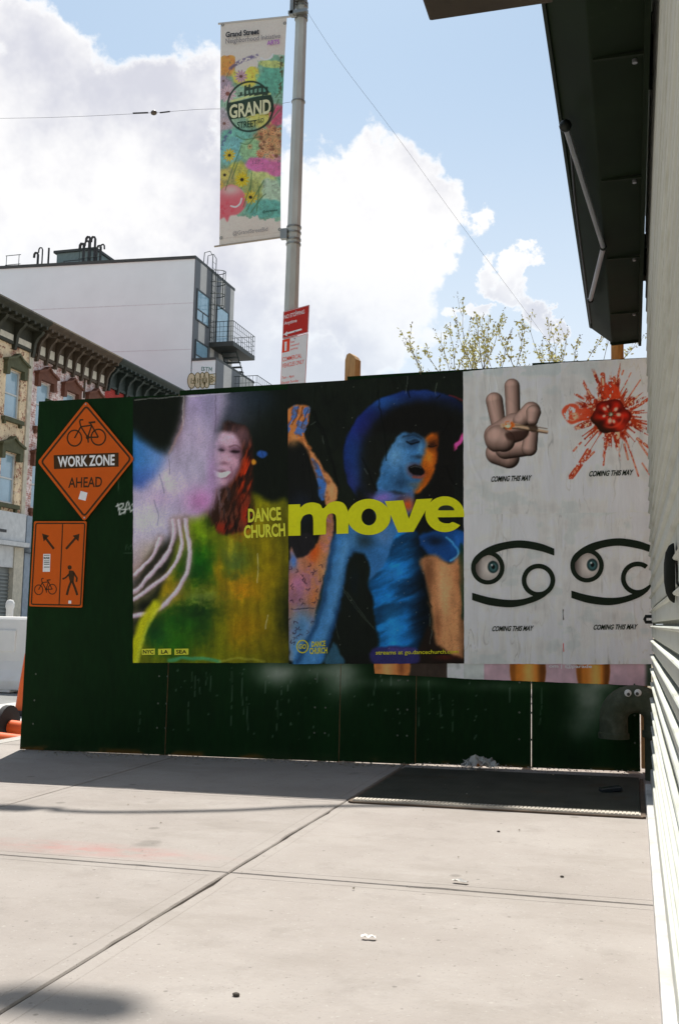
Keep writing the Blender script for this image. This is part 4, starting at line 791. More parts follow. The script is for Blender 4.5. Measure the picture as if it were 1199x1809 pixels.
# ================================================================== SIGNS ON THE HOARDING
org = mat('reflective_orange', (.66, .110, .004), .5, var=.05, vscale=14, spec=.2); alu = mat('aluminium_plate', (.5, .5, .5), .4, 1., var=.1)
sgb = inkmat('sign_black', 42, 28, 12, .5); sgw = inkmat('sign_white', 190, 190, 184, .5); worn_edge = mat('worn_sign_edge', pr(196, 130, 90), .5, var=.2)
def rounded(pts, r, n=5):
    out = []; m = len(pts)
    for i in range(m):
        p = np.array(pts[i], float); a = np.array(pts[i-1], float)-p; b = np.array(pts[(i+1) % m], float)-p; a /= np.linalg.norm(a); b /= np.linalg.norm(b); s0, s1 = p+a*r, p+b*r
        for k in range(n+1): t = k/n; out.append(tuple((1-t)**2*s0+2*t*(1-t)*p+t*t*s1))
    return out
def plate(pts, mapper, thick, m, name, parent, edge=None):
    f = [mapper(x, y) for x, y in pts]; mb = MB(); mb.extr(f, -HN*thick if parent is not None else -HN*thick); return mb
def sx(ox, oy, k): return lambda P: [(ox+x/k, oy+y/k) for x, y in P]
c8 = sx(0, 500, 3.015)
sv = .016; smap = lambda px, py, e=0.: hp(px, py, sv+e)
def bike(k, cx, cy, s, sy, wd):
    k.ring(cx-63*s, cy, 38*s+wd/2, 42*sy+wd/2, 38*s-wd/2, 42*sy-wd/2, 28); k.ring(cx+64*s, cy-5*sy, 38*s+wd/2, 42*sy+wd/2, 38*s-wd/2, 42*sy-wd/2, 28)
    q = lambda *P: [(cx+a*s, cy+b*sy) for a, b in P]
    for P in (q((-63, 0), (-29, -61), (-36, -88), (-32, -97), (-16, -98)), q((-29, -61), (29, -69)), q((29, -69), (7, -4)), q((7, -4), (-29, -61)), q((7, -4), (64, -5)), q((64, -5), (26, -72), (20, -82)), q((7, -4), (11, 24))): k.stroke(P, wd)
    k.stroke(q((12, -82), (48, -86)), wd*1.3); k.disc(cx+7*s, cy-4*sy, 10*s, 11*sy)
ds = thing('work_zone_sign', 'orange diamond sign reading work zone ahead, fixed to the green hoarding', 'sign', tuple(hp(150, 815, sv)))
dpts = rounded([(460, 628), (716, 936), (450, 1270), (201, 953)], 16)
o = MB().extr([smap(*q) for q in c8(dpts)], -HN*.004); wbuild(o, 'face_plate', org, ds)
k = Ink(0, 500, 3.015); k.stroke(rounded([(460.5, 655), (697, 936), (450.5, 1242), (222, 952)], 18), 10, True); bike(k, 461, 826, 1., 1., 8); k.poly([(287, 917), (633, 903), (633, 978), (289, 991)]); k.text('AHEAD', (366, 1036), (546, 1031), (544, 1086), (364, 1091), .018)
k.build('lettering', sgb, lambda x, y: smap(x, y, .0006), ds)
k = Ink(0, 500, 3.015); k.text('WORK ZONE', (308, 924), (612, 912), (611, 971), (310, 981), .03); k.build('lettering', sgw, lambda x, y: smap(x, y, .0012), ds)
k = Ink(0, 500, 3.015); k.poly([(431, 1107), (467, 1117), (457, 1160), (418, 1150)]); k.build('sticker', sgw, lambda x, y: smap(x, y, .001), ds)
for q in c8([(459, 645), (452, 1250)]): p = smap(*q, .002); wbuild(MB().tube([p, p+HN*.004], .006, 8), 'bolt', alu, ds)
rs = thing('split_path_sign', 'orange sign splitting cyclists and walkers with two arrows, fixed to the green hoarding', 'sign', tuple(hp(103, 997, sv)))
sv2 = .011; smap2 = lambda px, py, e=0.: hp(px, py, sv2+e)
o = MB().extr([smap2(*q) for q in c8(rounded([(183, 1269), (463, 1269), (439, 1729), (157, 1722)], 9))], -HN*.004); wbuild(o, 'face_plate', org, rs)
k = Ink(0, 500, 3.015); k.stroke(rounded([(193, 1280), (453, 1280), (430, 1717), (168, 1711)], 10), 7, True); k.stroke([(335, 1284), (316, 1714)], 6)
k.stroke([(288, 1416), (238, 1350)], 12); k.poly([(225, 1334), (264, 1346), (234, 1377)]); k.stroke([(353, 1416), (410, 1351)], 12); k.poly([(425, 1335), (388, 1346), (419, 1377)]); bike(k, 243, 1634, .57, .62, 5)
k.disc(372, 1515, 11, 12); k.poly([(368, 1530), (392, 1532), (398, 1545), (394, 1592), (374, 1592), (366, 1560)]); k.stroke([(374, 1546), (350, 1570), (334, 1577)], 9); k.stroke([(392, 1540), (411, 1572), (408, 1592)], 9); k.stroke([(380, 1588), (368, 1620), (357, 1662)], 12); k.stroke([(386, 1588), (400, 1622), (413, 1662)], 12)
k.build('lettering', sgb, lambda x, y: smap2(x, y, .0006), rs)
k = Ink(0, 500, 3.015); k.poly([(232, 1443), (270, 1443), (267, 1538), (229, 1538)]); k.build('sticker', sgw, lambda x, y: smap2(x, y, .001), rs)
k = Ink(0, 500, 3.015); k.poly([(366, 1691), (381, 1692), (380, 1708), (365, 1707)]); k.build('sticker', sgw, lambda x, y: smap2(x, y, .001), rs)
k = Ink(0, 500, 3.015); k.trect('RISE', 234, 1459, 265, 1471, .03)
for yy in (1450, 1480, 1489, 1498, 1513): k.stroke([(235, yy), (265, yy)], 3.5)
k.build('lettering', blk, lambda x, y: smap2(x, y, .0016), rs)
# ================================================================== SHUTTERED SHOP ON THE RIGHT
XS = .100; YE = 5.62
shut_m = mat('shutter_paint', (.56, .585, .53), .5, .0, var=.12, vscale=3, bump=.12, bscale=25, c2=(.40, .41, .34), c2lo=.52, c2hi=.68, c2scale=3, spec=.5, stretch=(1, .35, 1), rnd=.06)
shop = thing('shop_building', 'shuttered shop wall with pale roll-down shutter, beside the pavement', 'building', (XS, 2, 0))
wall_m = mat('shop_render', (.42, .42, .38), .85, var=.2, vscale=2, bump=.2)
wbuild(MB().box(XS+.05, 8, -26, YE-.12, 0, 2.2).box(XS+.05, 8, -26, YE-.12, 2.2, 13.6), 'wall', wall_m, shop)  # unseen height and rearward length enlarged to block sky light
wbuild(MB().box(XS+.005, XS+.05, -26, YE-.02, 3.42, 13.6), 'fascia', mat('fascia_metal', (.40, .41, .36), .5, var=.25, vscale=2, stretch=(1, 3, .2)), shop)
wbuild(MB().box(.56, 7, YE-.12, 15, 0, 10.5), 'side_wall', mat('shop_brick', (.26, .13, .09), .9, var=.3, vscale=9, bump=.3), shop)
wbuild(MB().box(.052, .34, -3, YE-.05, -.03, .045), 'sill', mat('pale_stone_sill', (.56, .55, .53), .7, var=.3, vscale=4, bump=.2, bscale=30, c2=(.40, .39, .37), c2scale=3), shop, bevel=.006)
shutter = thing('roll_shutter', 'pale steel roll-down shutter with curved slats, shading from sunlit to dark', 'shutter', (XS, 2, .05))
H_ = .0755
prof = [(.006, 0.0), (.006, .006), (-.004, .009), (-.007, .013), (-.007, .040), (-.0075, .058), (-.016, .061), (-.0185, .065), (-.016, .0685), (-.004, .0700), (.006, .0715), (.006, .0755)]
sm_ = MB(); ys = np.linspace(-2.4, YE, 16); vs = []
rs_ = random.Random(2)
for yy in ys:
    jj = rs_.uniform(-.0012, .0012)
    for (a, b) in prof: vs.append((a+jj, yy, b))
n = len(prof); fs = []
for i in range(len(ys)-1):
    for k in range(n-1): fs.append((i*n+k, i*n+k+1, (i+1)*n+k+1, (i+1)*n+k))
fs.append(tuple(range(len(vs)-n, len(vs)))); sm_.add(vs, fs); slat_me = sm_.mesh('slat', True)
slat_me.materials.append(shut_m); slat_me.materials.append(mat('shutter_groove_shade', (.24, .25, .205), .9, var=.3, vscale=8))  # darker recess colour stands in for groove shade, so the ribs read
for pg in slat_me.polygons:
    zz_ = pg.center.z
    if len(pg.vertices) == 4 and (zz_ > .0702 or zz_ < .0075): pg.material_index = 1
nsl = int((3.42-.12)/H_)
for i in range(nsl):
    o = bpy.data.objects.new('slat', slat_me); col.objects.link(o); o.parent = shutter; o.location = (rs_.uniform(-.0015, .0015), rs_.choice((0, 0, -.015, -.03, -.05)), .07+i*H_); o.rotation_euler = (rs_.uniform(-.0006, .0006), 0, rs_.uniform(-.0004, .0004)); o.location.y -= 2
wbuild(MB().box(XS-.020, XS+.03, -2.4, YE-.03, .05, .119), 'bottom_bar', shut_m, shutter, bevel=.008)
kn = onX(1190, 1012, XS-.012)
kb_ = MB(); 
for i in range(7): pass
kb_.lathe([(.0, .022), (.022, .0215), (.045, .018), (.060, .011), (.066, .003), (.066, 0)], 24)
ko = kb_.build('lock_cover', mat('black_rubber', (.012, .014, .011), .95, var=.2, spec=.1), None, True); ko.rotation_euler = (0, -math.pi/2, 0); ko.location = (XS-.012, kn.y, kn.z)
ko.parent = shutter; ko.matrix_parent_inverse = Matrix.Translation(shutter.location).inverted()
# hasp ring near the shutter's far end
ha = [onY(x, y, YE-.06) for x, y in ((1152, 1089), (1140, 1089), (1138, 1094), (1140, 1099), (1152, 1099))]
wbuild(MB().tube(ha, .009, 8), 'hasp', mat('black_steel', (.015, .018, .015), .45, .6), shutter, True)

# awning cassette and arms
aw_m = mat('awning_dark_green', (.008, .015, .006), .6, var=.35, vscale=3, c2=(.05, .055, .042), c2lo=.64, c2hi=.72, c2scale=3, spec=.12)
YA = 6.05
awn = thing('awning', 'dark green retracted awning box with folding arms over the shutter', 'awning', (-.1, 3, 2.55))
wbuild(MB().prism([(.055, 2.56), (-.107, 2.548), (-.229, 2.648), (-.235, 2.94), (-.12, 3.1), (.055, 3.1)], 1, -2.4, YA), 'cassette', aw_m, awn, bevel=.006)
wbuild(MB().prism([(.062, 2.548), (-.109, 2.536), (-.118, 2.548), (-.118, 2.56), (.062, 2.568)], 1, YA+.001, YA+.012), 'end_plate', aw_m, awn)
wbuild(MB().box(.045, .062, -2.4, YA+.03, 2.530, 2.556), 'back_lip', aw_m, awn)
wbuild(MB().prism([(-.226, 2.638), (-.238, 2.648), (-.238, 2.69), (-.226, 2.69)], 1, -2.4, YA-.02), 'front_bar', mat('awning_bar', (.012, .018, .009), .6, var=.2, spec=.15), awn)
for yb in (-1.2, 1.1, 3.4, 5.45): wbuild(MB().box(.063, XS+.004, yb, yb+.10, 2.75, 2.98), 'wall_bracket', aw_m, awn)
arm_m = mat('anodised_arm', (.42, .42, .44), .35, .7, var=.15, vscale=8)
za = 2.525
A0, A1, A2, A3 = onZ(998, 222, za+.06), onZ(1065, 437, za), onZ(1042, 530, za+.05), onZ(1046, 572, za+.05)
wbuild(MB().tube([A0, A1], .0105, 8), 'arm', arm_m, awn, True); wbuild(MB().tube([A1, A2], .0115, 8), 'arm', arm_m, awn, True)
for p, r in ((A0, .022), (A1, .016), (A2, .018)): wbuild(MB().ball(p, r, 10, 6), 'joint', MATS['black_steel'], awn, True)
wbuild(MB().tube([onZ(1006, 240, za+.06), onZ(1016, 360, za+.06), onZ(1043, 570, za+.07)], .005, 6), 'strut', MATS['black_steel'], awn)
wbuild(MB().ball(onZ(1012, 329, 2.66), .018, 8, 6), 'clamp', MATS['black_steel'], awn)
for yy in (2.9, 3.75, 4.6, 5.45):
    wbuild(MB().box(-.100, .050, yy, yy+.012, 2.543, 2.552), 'seam', MATS['awning_bar'], awn)
    wbuild(MB().tube([(.02, yy+.05, 2.556), (.02, yy+.05, 2.545)], .008, 8), 'bolt', arm_m, awn)
# box sign projecting from above the awning
bs = thing('projecting_sign_box', 'dark brown box sign jutting over the pavement beside the awning', 'sign', (-.4, 2.5, 2.63))
q0, q1 = onY(758, 38, 2.72), onY(971, 14, 2.72)
bx = MB(); bx.hexa([(q0.x, 2.50, q0.z), (-.15, 2.50, q0.z), (-.15, 2.72, q0.z), (q0.x, 2.72, q0.z), (q0.x-.012, 2.50, q0.z+.75), (-.15, 2.50, q0.z+.75), (-.15, 2.72, q0.z+.75), (q0.x-.012, 2.72, q0.z+.75)])
wbuild(bx, 'cabinet', mat('sign_box_brown', (.045, .032, .018), .6, var=.3, vscale=5), bs, bevel=.008)
wbuild(MB().box(-.15, XS+.02, 2.58, 2.64, q0.z+.5, q0.z+.56), 'bracket', MATS['black_steel'], bs)

# vent gooseneck with googly eyes
pipe_m = mat('painted_iron_pipe', (.058, .070, .044), .7, var=.3, vscale=14, bump=.5, bscale=45, spec=.2, c2=(.085, .095, .07), c2lo=.5, c2hi=.7, c2scale=7)
yp = 6.02; cl_ = onY(1083, 1250, yp); r_p = .079; xc = cl_.x; zc = onY(1083, 1268, yp).z; RR = .122
gp_ = thing('gooseneck_vent', 'grey-green gooseneck vent pipe with stuck-on googly eyes, standing against the hoarding', 'vent pipe', (xc+2*RR, yp, 0))
path = [(xc, yp, onY(1083, 1303, yp).z)]+[(xc+RR-RR*math.cos(a), yp, zc+RR*.92*math.sin(a)) for a in np.linspace(0, math.pi, 15)]+[(xc+2*RR, yp, onY(1150, 1296, yp).z)]
wbuild(MB().tube(path, r_p, 24, False), 'bend', pipe_m, gp_, True)
wbuild(MB().tube([(xc, yp, path[0][2]+.05), (xc, yp, path[0][2]+.012)], r_p*.86, 24, True), 'mouth', mat('pipe_inside', (.008, .010, .007), .9), gp_)
lipz = path[0][2]
wbuild(MB().lathe([(r_p+.001, .03), (r_p+.007, .026), (r_p+.007, -.004), (r_p*.87, -.006), (r_p*.86, .05)], 28, (xc, yp, lipz)), 'rim', pipe_m, gp_, True)
wbuild(MB().lathe([(r_p+.001, .018), (r_p+.010, .016), (r_p+.010, -.02), (r_p, -.022)], 28, (xc+2*RR, yp, path[-1][2])), 'collar', pipe_m, gp_, True)
wbuild(MB().tube([(xc+2*RR, yp, path[-1][2]-.005), (xc+2*RR, yp, .0)], r_p*.95, 24), 'standpipe', pipe_m, gp_, True)
for (ex, ey, dx_, dz_) in ((1108.3, 1224.5, .003, -.006), (1126, 1224, -.004, -.005)):
    p = onY(ex, ey, yp-r_p-.004); s = math.hypot(p.x-(xc+RR), p.z-zc)
    ew = MB().lathe([(0, .008), (.008, .0075), (.016, .0055), (.0195, .002), (.0195, -.02)], 20); e = ew.build('eye', mat('googly_white', (.75, .75, .72), .35, var=.03), None, True); e.rotation_euler = (math.pi/2, 0, 0); e.location = p
    e.parent = gp_; e.matrix_parent_inverse = Matrix.Translation(gp_.location).inverted()
    pu = MB().lathe([(0, .0035), (.0085, .0035), (.0095, 0)], 16).build('pupil', mat('googly_black', (.01, .01, .01), .3, var=0), None, True); pu.location = (dx_, dz_, .007); pu.parent = e

# orange post behind the hoarding
op = onY(1089, 612, 6.5)
ot = MB().tube([(op.x, 6.5, 0), (op.x, 6.5, 1.4), (op.x+.004, 6.5, 3.6)], .040, 14)
o = ot.build('timber_post', mat('orange_stained_wood', (.52, .24, .05), .6, var=.3, vscale=10, stretch=(5, 5, .6), bump=.2, bscale=30), None, True); tag(o, 'round orange-stained wooden post rising behind the white posters', 'post')

# steel cellar hatch in the pavement
hx0, hx1, hy0, hy1 = -1.335, .035, 4.815, 5.98
hatch = thing('cellar_hatch', 'dark steel cellar hatch set in the pavement in front of the posters', 'hatch', ((hx0+hx1)/2, (hy0+hy1)/2, 0))
def tread():
    m = mat('tread_plate', (.055, .057, .046), .75, .2, var=.3, vscale=5, spec=.2, c2=(.06, .045, .03), c2lo=.58, c2hi=.7, c2scale=4); t = m.node_tree; nn = t.nodes; tcn = nn.new('ShaderNodeTexCoord'); b = nn.new('ShaderNodeBump'); b.inputs['Strength'].default_value = .15; b.inputs['Distance'].default_value = .003
    ck = nn.new('ShaderNodeTexWave'); ck.inputs['Scale'].default_value = 16; ck.inputs['Distortion'].default_value = 0; ck.bands_direction = 'X'; t.links.new(tcn.outputs['Object'], ck.inputs['Vector']); t.links.new(ck.outputs['Fac'], b.inputs['Height']); t.links.new(b.outputs[0], nn['Principled BSDF'].inputs['Normal']); return m
tr_m = tread(); xm = (hx0+hx1)/2
def tilt(x0, x1, y0, y1, h0, h1): return MB().hexa([(x0, y0, gz(x0)+h0), (x1, y0, gz(x1)+h0), (x1, y1, gz(x1)+h0), (x0, y1, gz(x0)+h0), (x0, y0, gz(x0)+h1), (x1, y0, gz(x1)+h1), (x1, y1, gz(x1)+h1), (x0, y1, gz(x0)+h1)])
wbuild(tilt(hx0+.012, hx1-.012, hy0+.075, hy1, -.02, .016), 'door_leaf', tr_m, hatch, bevel=.003)
nose = mat('ribbed_steel_nosing', (.50, .46, .40), .5, .35, var=.2, vscale=12)
for i in range(72):
    xa = hx0+.012+(hx1-hx0-.024)*i/72; xb = xa+(hx1-hx0-.024)/72-.005
    wbuild(tilt(xa, xb, hy0+.012, hy0+.066, -.01, .018), 'rib', nose, hatch)
wbuild(tilt(hx0+.01, hx1-.01, hy0+.008, hy0+.07, -.02, .0145), 'nosing', nose, hatch)
for (a, b, c_, d_) in ((hx0, hx1, hy0-.006, hy0+.006), (hx0-.012, hx0+.008, hy0+.006, hy1), (hx1-.008, hx1+.012, hy0+.006, hy1)): wbuild(tilt(a, b, c_, d_, -.02, .009), 'frame', mat('rusty_angle_iron', (.12, .085, .06), .8, .3, var=.4, vscale=14), hatch)

# ================================================================== LAMP POLE, BANNER, PARKING SIGNS
galv = mat('galvanised_steel', (.56, .60, .56), .55, .0, var=.22, vscale=5, bump=.1, bscale=30, stretch=(1, 1, .25))
YP = 10.5; p0 = onY(514.5, 540, YP); p1_ = onY(533, 4, YP); dpx = (p1_.x-p0.x)/(p1_.z-p0.z)
def pole_at(z): return Vector((p0.x+dpx*(z-p0.z), YP, z))
pole = thing('lamp_pole', 'tall galvanised octagonal street pole rising behind the hoarding', 'pole', (pole_at(0).x, YP, gz(-3.7)))
zt = p1_.z+.35
sh_ = MB(); path = [pole_at(z) for z in (-.1, 1.5, 3, 4.5, 6, 7.2, zt)]; rad = [.098, .094, .090, .085, .079, .074, .069]; sh_.tube(path, rad, 8)
wbuild(sh_, 'shaft', galv, pole); wbuild(MB().lathe([(.17, 0), (.17, .03), (.12, .06), (.105, .16), (.1, .18)], 12, tuple(pole_at(0)+Vector((0, 0, -.08)))), 'base_flange', galv, pole)
st_m = mat('steel_strap', (.30, .31, .29), .4, .7, var=.2)
def strap(py, h=.018, g=.006):
    z = onY(520, py, YP).z; p = pole_at(z); r = .098-.0042*z*.75+g; return wbuild(MB().lathe([(r-.01, -h/2), (r, -h/2), (r, h/2), (r-.01, h/2)], 16, tuple(p)), 'strap', st_m, pole)
for y_ in (9, 14, 30, 36, 181, 402, 412, 424, 432): strap(y_, .02 if y_ not in (181,) else .012)
# top bracket cluster and banner arms
za_, zb_ = onY(520, 32, YP).z, onY(508, 416, YP).z
wbuild(MB().box(pole_at(za_).x-.12, pole_at(za_).x+.11, YP-.13, YP-.07, za_-.02, za_+.02).box(pole_at(za_).x-.10, pole_at(za_).x-.06, YP-.13, YP-.05, za_-.03, za_+.20).box(pole_at(za_).x-.06, pole_at(za_).x+.10, YP-.12, YP-.08, za_+.15, za_+.19), 'clamp_bracket', st_m, pole)
wbuild(MB().box(pole_at(zb_).x-.13, pole_at(zb_).x-.05, YP-.1, YP-.04, zb_-.07, zb_+.05), 'clamp_bracket', st_m, pole)
yb = YP-.06
B = [onY(390, 41, yb), onY(507, 29, yb), onY(496, 420, yb), onY(387.5, 433.5, yb)]
banner = thing('street_banner', 'tall flower-painted fabric banner hanging from the galvanised pole', 'banner', tuple(B[3]))
wbuild(MB().tube([onY(386, 42, yb), onY(524, 28, yb)], .013, 8), 'top_rod', mat('white_rod', (.6, .6, .58), .4, var=.05), banner, True); wbuild(MB().tube([onY(379, 435.5, yb), onY(512, 417, yb)], .011, 8), 'bottom_rod', mat('fibreglass_rod', (.42, .36, .28), .5, var=.1), banner, True)
ban_m = mat('banner_fabric', None, .75, attr='print', var=.04, vscale=30, bump=.15, bscale=120)
def paint_banner(px, py):
    c = Cv(px, py, 360, 0, 3.932, (186, 178, 168)); x, y = c.x, c.y; n = c.nz(.012, 301); m2 = c.nz(.03, 302)
    low = 1500-.02*x+40*(n-.5); art = sstep(0, 10, y-(470-.25*(x-330)*(x > 330)-60*(x < 220)+120*(n-.5)-40*(x > 380)))*sstep(0, 8, (1490+.10*(x-100)+70*(m2-.5))-y)
    ac = np.empty(c.c.shape); ac[:] = (104, 150, 126)
    def bl(bx, by, rx, ry, cl, a=1., k=.5):
        nonlocal ac
        d = ((x-bx)/rx)**2+((y-by)/ry)**2+k*2*(n-.5)+k*(m2-.5); m = (sstep(1.15, .55, d)*a)[..., None]; ac = ac*(1-m)+np.array(cl, float)*m
    bl(160, 450, 80, 110, (206, 126, 52)); bl(300, 530, 120, 90, (206, 182, 60)); bl(470, 560, 110, 120, (74, 146, 124)); bl(470, 450, 100, 30, (176, 180, 90), .8); bl(150, 620, 70, 110, (150, 130, 146)); bl(240, 740, 120, 160, (132, 168, 140)); bl(400, 800, 130, 120, (196, 190, 92)); bl(510, 800, 60, 90, (168, 74, 100)); bl(140, 860, 70, 120, (150, 142, 150)); bl(230, 960, 120, 70, (92, 158, 142)); bl(460, 980, 110, 120, (158, 120, 78)); bl(200, 1050, 110, 110, (96, 158, 158)); bl(330, 1060, 90, 90, (124, 168, 120)); bl(240, 1210, 90, 110, (166, 160, 62)); bl(150, 1240, 80, 90, (150, 140, 80)); bl(400, 1240, 110, 70, (172, 186, 110)); bl(470, 1330, 90, 90, (150, 176, 150)); bl(340, 1330, 80, 90, (140, 150, 80)); bl(420, 1450, 150, 70, (78, 150, 138)); bl(400, 1150, 120, 55, (188, 92, 148), 1, .35); bl(500, 1170, 70, 60, (186, 90, 140), 1, .3); bl(480, 1100, 60, 30, (190, 110, 130), .8)
    ac *= (.80+.40*c.nz(.05, 303))[..., None]; ac = ac*.86+np.array((176, 170, 158.))*.14; c.putc(art, ac)
    rdg = np.abs(fbm(x*.03, y*.03, 310, 4)-.5); c.put(art*np.exp(-(rdg/.014)**2)*sstep(.4, .6, c.nz(.02, 311)), (52, 56, 50), .5); rdg = np.abs(fbm(x*.05+30, y*.018, 312, 3)-.5); c.put(art*np.exp(-(rdg/.012)**2), (60, 84, 56), .4)
    # pink bloom bottom left
    pk = c.sm([(95, 1370), (130, 1310), (190, 1285), (250, 1310), (295, 1370), (290, 1440), (240, 1490), (185, 1500), (165, 1540), (140, 1510), (95, 1520)], 8); c.put(pk, (206, 92, 100)); c.put(pk*c.gau(190, 1320, 80, 40), (220, 166, 158), .9); c.put(pk*c.gau(150, 1470, 50, 60)*sstep(.45, .6, m2), (196, 50, 66), .9)
    c.put(c.stroke([(190, 1432), (225, 1440), (255, 1420), (268, 1385)], 10, 3), (232, 224, 216)); c.put(c.stroke([(400, 408), (435, 420), (465, 408), (482, 380)], 9, 3), (214, 210, 204))
    # lavender spikes, stems, daisies
    ink = (58, 50, 56)
    c.put(c.stroke([(190, 480), (260, 430), (370, 390)], 26, 7)*sstep(.35, .6, c.nz(.09, 305)), (96, 88, 118), .9); c.put(c.stroke([(130, 640), (180, 500), (240, 440)], 7, 3), (96, 84, 76), .6); c.put(c.stroke([(541, 400), (538, 500), (528, 640)], 20, 6)*sstep(.35, .6, c.nz(.09, 306)), (72, 66, 44), .9); c.put(c.stroke([(190, 920), (150, 960), (125, 1030)], 22, 6)*sstep(.35, .6, c.nz(.1, 307)), (80, 88, 118), .9)
    def daisy(cx_, cy_, r, cl, cen, np_=11, rr=.2):
        for k in range(np_):
            a = 2*math.pi*k/np_+.3; c.put(c.ell(cx_+r*.58*math.cos(a), cy_+r*.62*math.sin(a), r*.45, r*.17, .25, a), cl, .95); c.put(c.stroke([(cx_+r*.2*math.cos(a), cy_+r*.2*math.sin(a)), (cx_+r*math.cos(a), cy_+r*1.04*math.sin(a))], 2.5, 1.5, 1), ink, .5)
        c.put(c.ell(cx_, cy_, r*.26, r*.24, .3), cen)
    for a in ((262, 535, 44, (170, 136, 150), (92, 60, 50)), (170, 655, 60, (188, 160, 164), (120, 76, 66)), (140, 565, 30, (160, 140, 150), (90, 70, 60)), (145, 860, 42, (176, 158, 160), (110, 80, 70)), (180, 1080, 44, (206, 170, 50), (36, 48, 30)), (145, 1215, 40, (206, 180, 90), (50, 44, 30)), (272, 1255, 50, (200, 170, 30), (30, 32, 20)), (330, 1375, 46, (200, 170, 50), (36, 36, 24)), (110, 1280, 30, (206, 160, 60), (60, 40, 30)), (330, 1030, 20, (186, 166, 110), (70, 60, 40)), (400, 1075, 30, (206, 120, 84), (150, 70, 60))): daisy(*a)
    rb = random.Random(9)
    for k in range(70):
        qx, qy = rb.uniform(395, 535), rb.uniform(890, 1105); c.put(c.ell(qx, qy, 13, 11, .3), rb.choice(((190, 140, 96), (150, 96, 70), (206, 160, 120), (120, 84, 60))), .8); c.put(c.ell(qx, qy, 4, 4, .5), (76, 46, 40), .7)
    for P in ([(150, 1320), (200, 1180), (270, 1020)], [(330, 1340), (340, 1210)], [(300, 1470), (420, 1260)], [(330, 1480), (400, 1380), (430, 1350)], [(370, 1470), (390, 1300)], [(280, 1440), (330, 1300)], [(200, 1240), (240, 1140)], [(400, 960), (300, 980), (235, 950)], [(380, 940), (320, 1010), (260, 1000)], [(520, 690), (480, 790), (450, 880)], [(500, 680), (540, 620)], [(440, 880), (520, 770), (545, 740)]): c.put(c.stroke(P, 7, 4), (66, 96, 62), .75)
    for P in ([(440, 880), (490, 780), (545, 740)], [(455, 890), (520, 800), (545, 790)]): c.put(c.stroke(P, 14, 6), (170, 66, 92), .6)
    # round emblem
    c.put(c.ell(325, 748, 163, 181, .02)-c.ell(325, 748, 151, 168, .02), (28, 44, 34), .95)
    band = c.poly([(165, 718), (300, 696), (490, 660), (490, 776), (300, 822), (176, 832)], 3)*c.ell(325, 748, 163, 181, .02); c.put(band, (30, 48, 36), .93)
    c.put(c.poly([(190, 700), (300, 672), (470, 650), (470, 664), (300, 690), (190, 716)], 3), (186, 190, 120), .8)
    sk = np.zeros(x.shape)
    for (a, t, b) in ((240, 640, 290), (285, 592, 330), (322, 612, 360), (356, 600, 420), (412, 610, 452)): sk = np.maximum(sk, c.poly([(a, t+8), (b, t), (b, 665), (a, 678)], 2))
    wn = ((np.floor(x/15) % 2) == 0) & ((np.floor((y+.12*x)/24) % 2) == 0); c.put(sk*np.where(wn, .15, 1.), (34, 50, 38), .92)
    c.put(c.stroke([(95, 1660), (330, 1640), (560, 1610)], 3, 2, 1), (150, 142, 132), .6); c.c *= (.95+.1*c.nz(.35, 308, o=2))[..., None]
    return c.out(1.8)
ny_, nx_ = 400, 130
a = np.linspace(0, 1, nx_)[None, :, None]; b = np.linspace(0, 1, ny_)[:, None, None]; C4 = [np.array(q) for q in B]
P = (C4[0]*(1-a)+C4[1]*a)*(1-b)+(C4[3]*(1-a)+C4[2]*a)*b
sag = np.sin(b[..., 0]*math.pi); P[..., 0] += (-.028*sag*a[..., 0]+.006*sag*(1-a[..., 0])); px, py = project(P)
bil = .035*np.sin(b[..., 0]*math.pi)*np.sin(a[..., 0]*math.pi)+.010*np.sin(a[..., 0]*9+b[..., 0]*5)*sag
P[..., 1] -= bil
def bmap(px_, py_, e=.022):
    p = onY(px_, py_, yb); bb = min(1, max(0, (py_-36)/392)); aa = min(1, max(0, (px_-390)/112)); s = math.sin(bb*math.pi); p = onY(px_, py_, yb-(.035*s*math.sin(aa*math.pi)+.010*math.sin(aa*9+bb*5)*s)-e); return p
o = grid_obj('cloth', P, paint_banner(px, py), ban_m); keep(o, banner)
k = Ink(360, 0, 3.932); k.text('Grand Street', (152, 222), (384, 196), (384, 236), (152, 260), .03); k.build('lettering', inkmat('banner_black', 30, 32, 36), bmap, banner)
k = Ink(360, 0, 3.932); k.text('Neighborhood Initiative', (152, 268), (530, 230), (530, 274), (152, 314), .004); k.text('@GrandStreetBid', (202, 1606), (443, 1574), (443, 1612), (202, 1642), .0); k.build('lettering', inkmat('banner_grey', 96, 92, 92), bmap, banner)
k = Ink(360, 0, 3.932); k.text('ARTS', (438, 282), (526, 272), (526, 304), (438, 314), .03); k.build('lettering', inkmat('banner_mauve', 128, 84, 136), bmap, banner)
k = Ink(360, 0, 3.932); k.text('GRAND', (178, 728), (466, 684), (466, 790), (178, 824), .03); k.build('lettering', inkmat('banner_pale_lettering', 170, 184, 128), bmap, banner)
k = Ink(360, 0, 3.932); k.text('STREET', (232, 846), (368, 832), (368, 880), (232, 892), .012); k.text('BID', (376, 826), (418, 818), (418, 848), (376, 856), .008); k.build('lettering', inkmat('banner_dark_green', 30, 48, 36), bmap, banner)
k = Ink(360, 0, 3.932); k.text('@dayanaka', (406, 1462), (512, 1446), (512, 1470), (406, 1484), .008); k.build('lettering', inkmat('banner_dark_green', 30, 48, 36), bmap, banner)
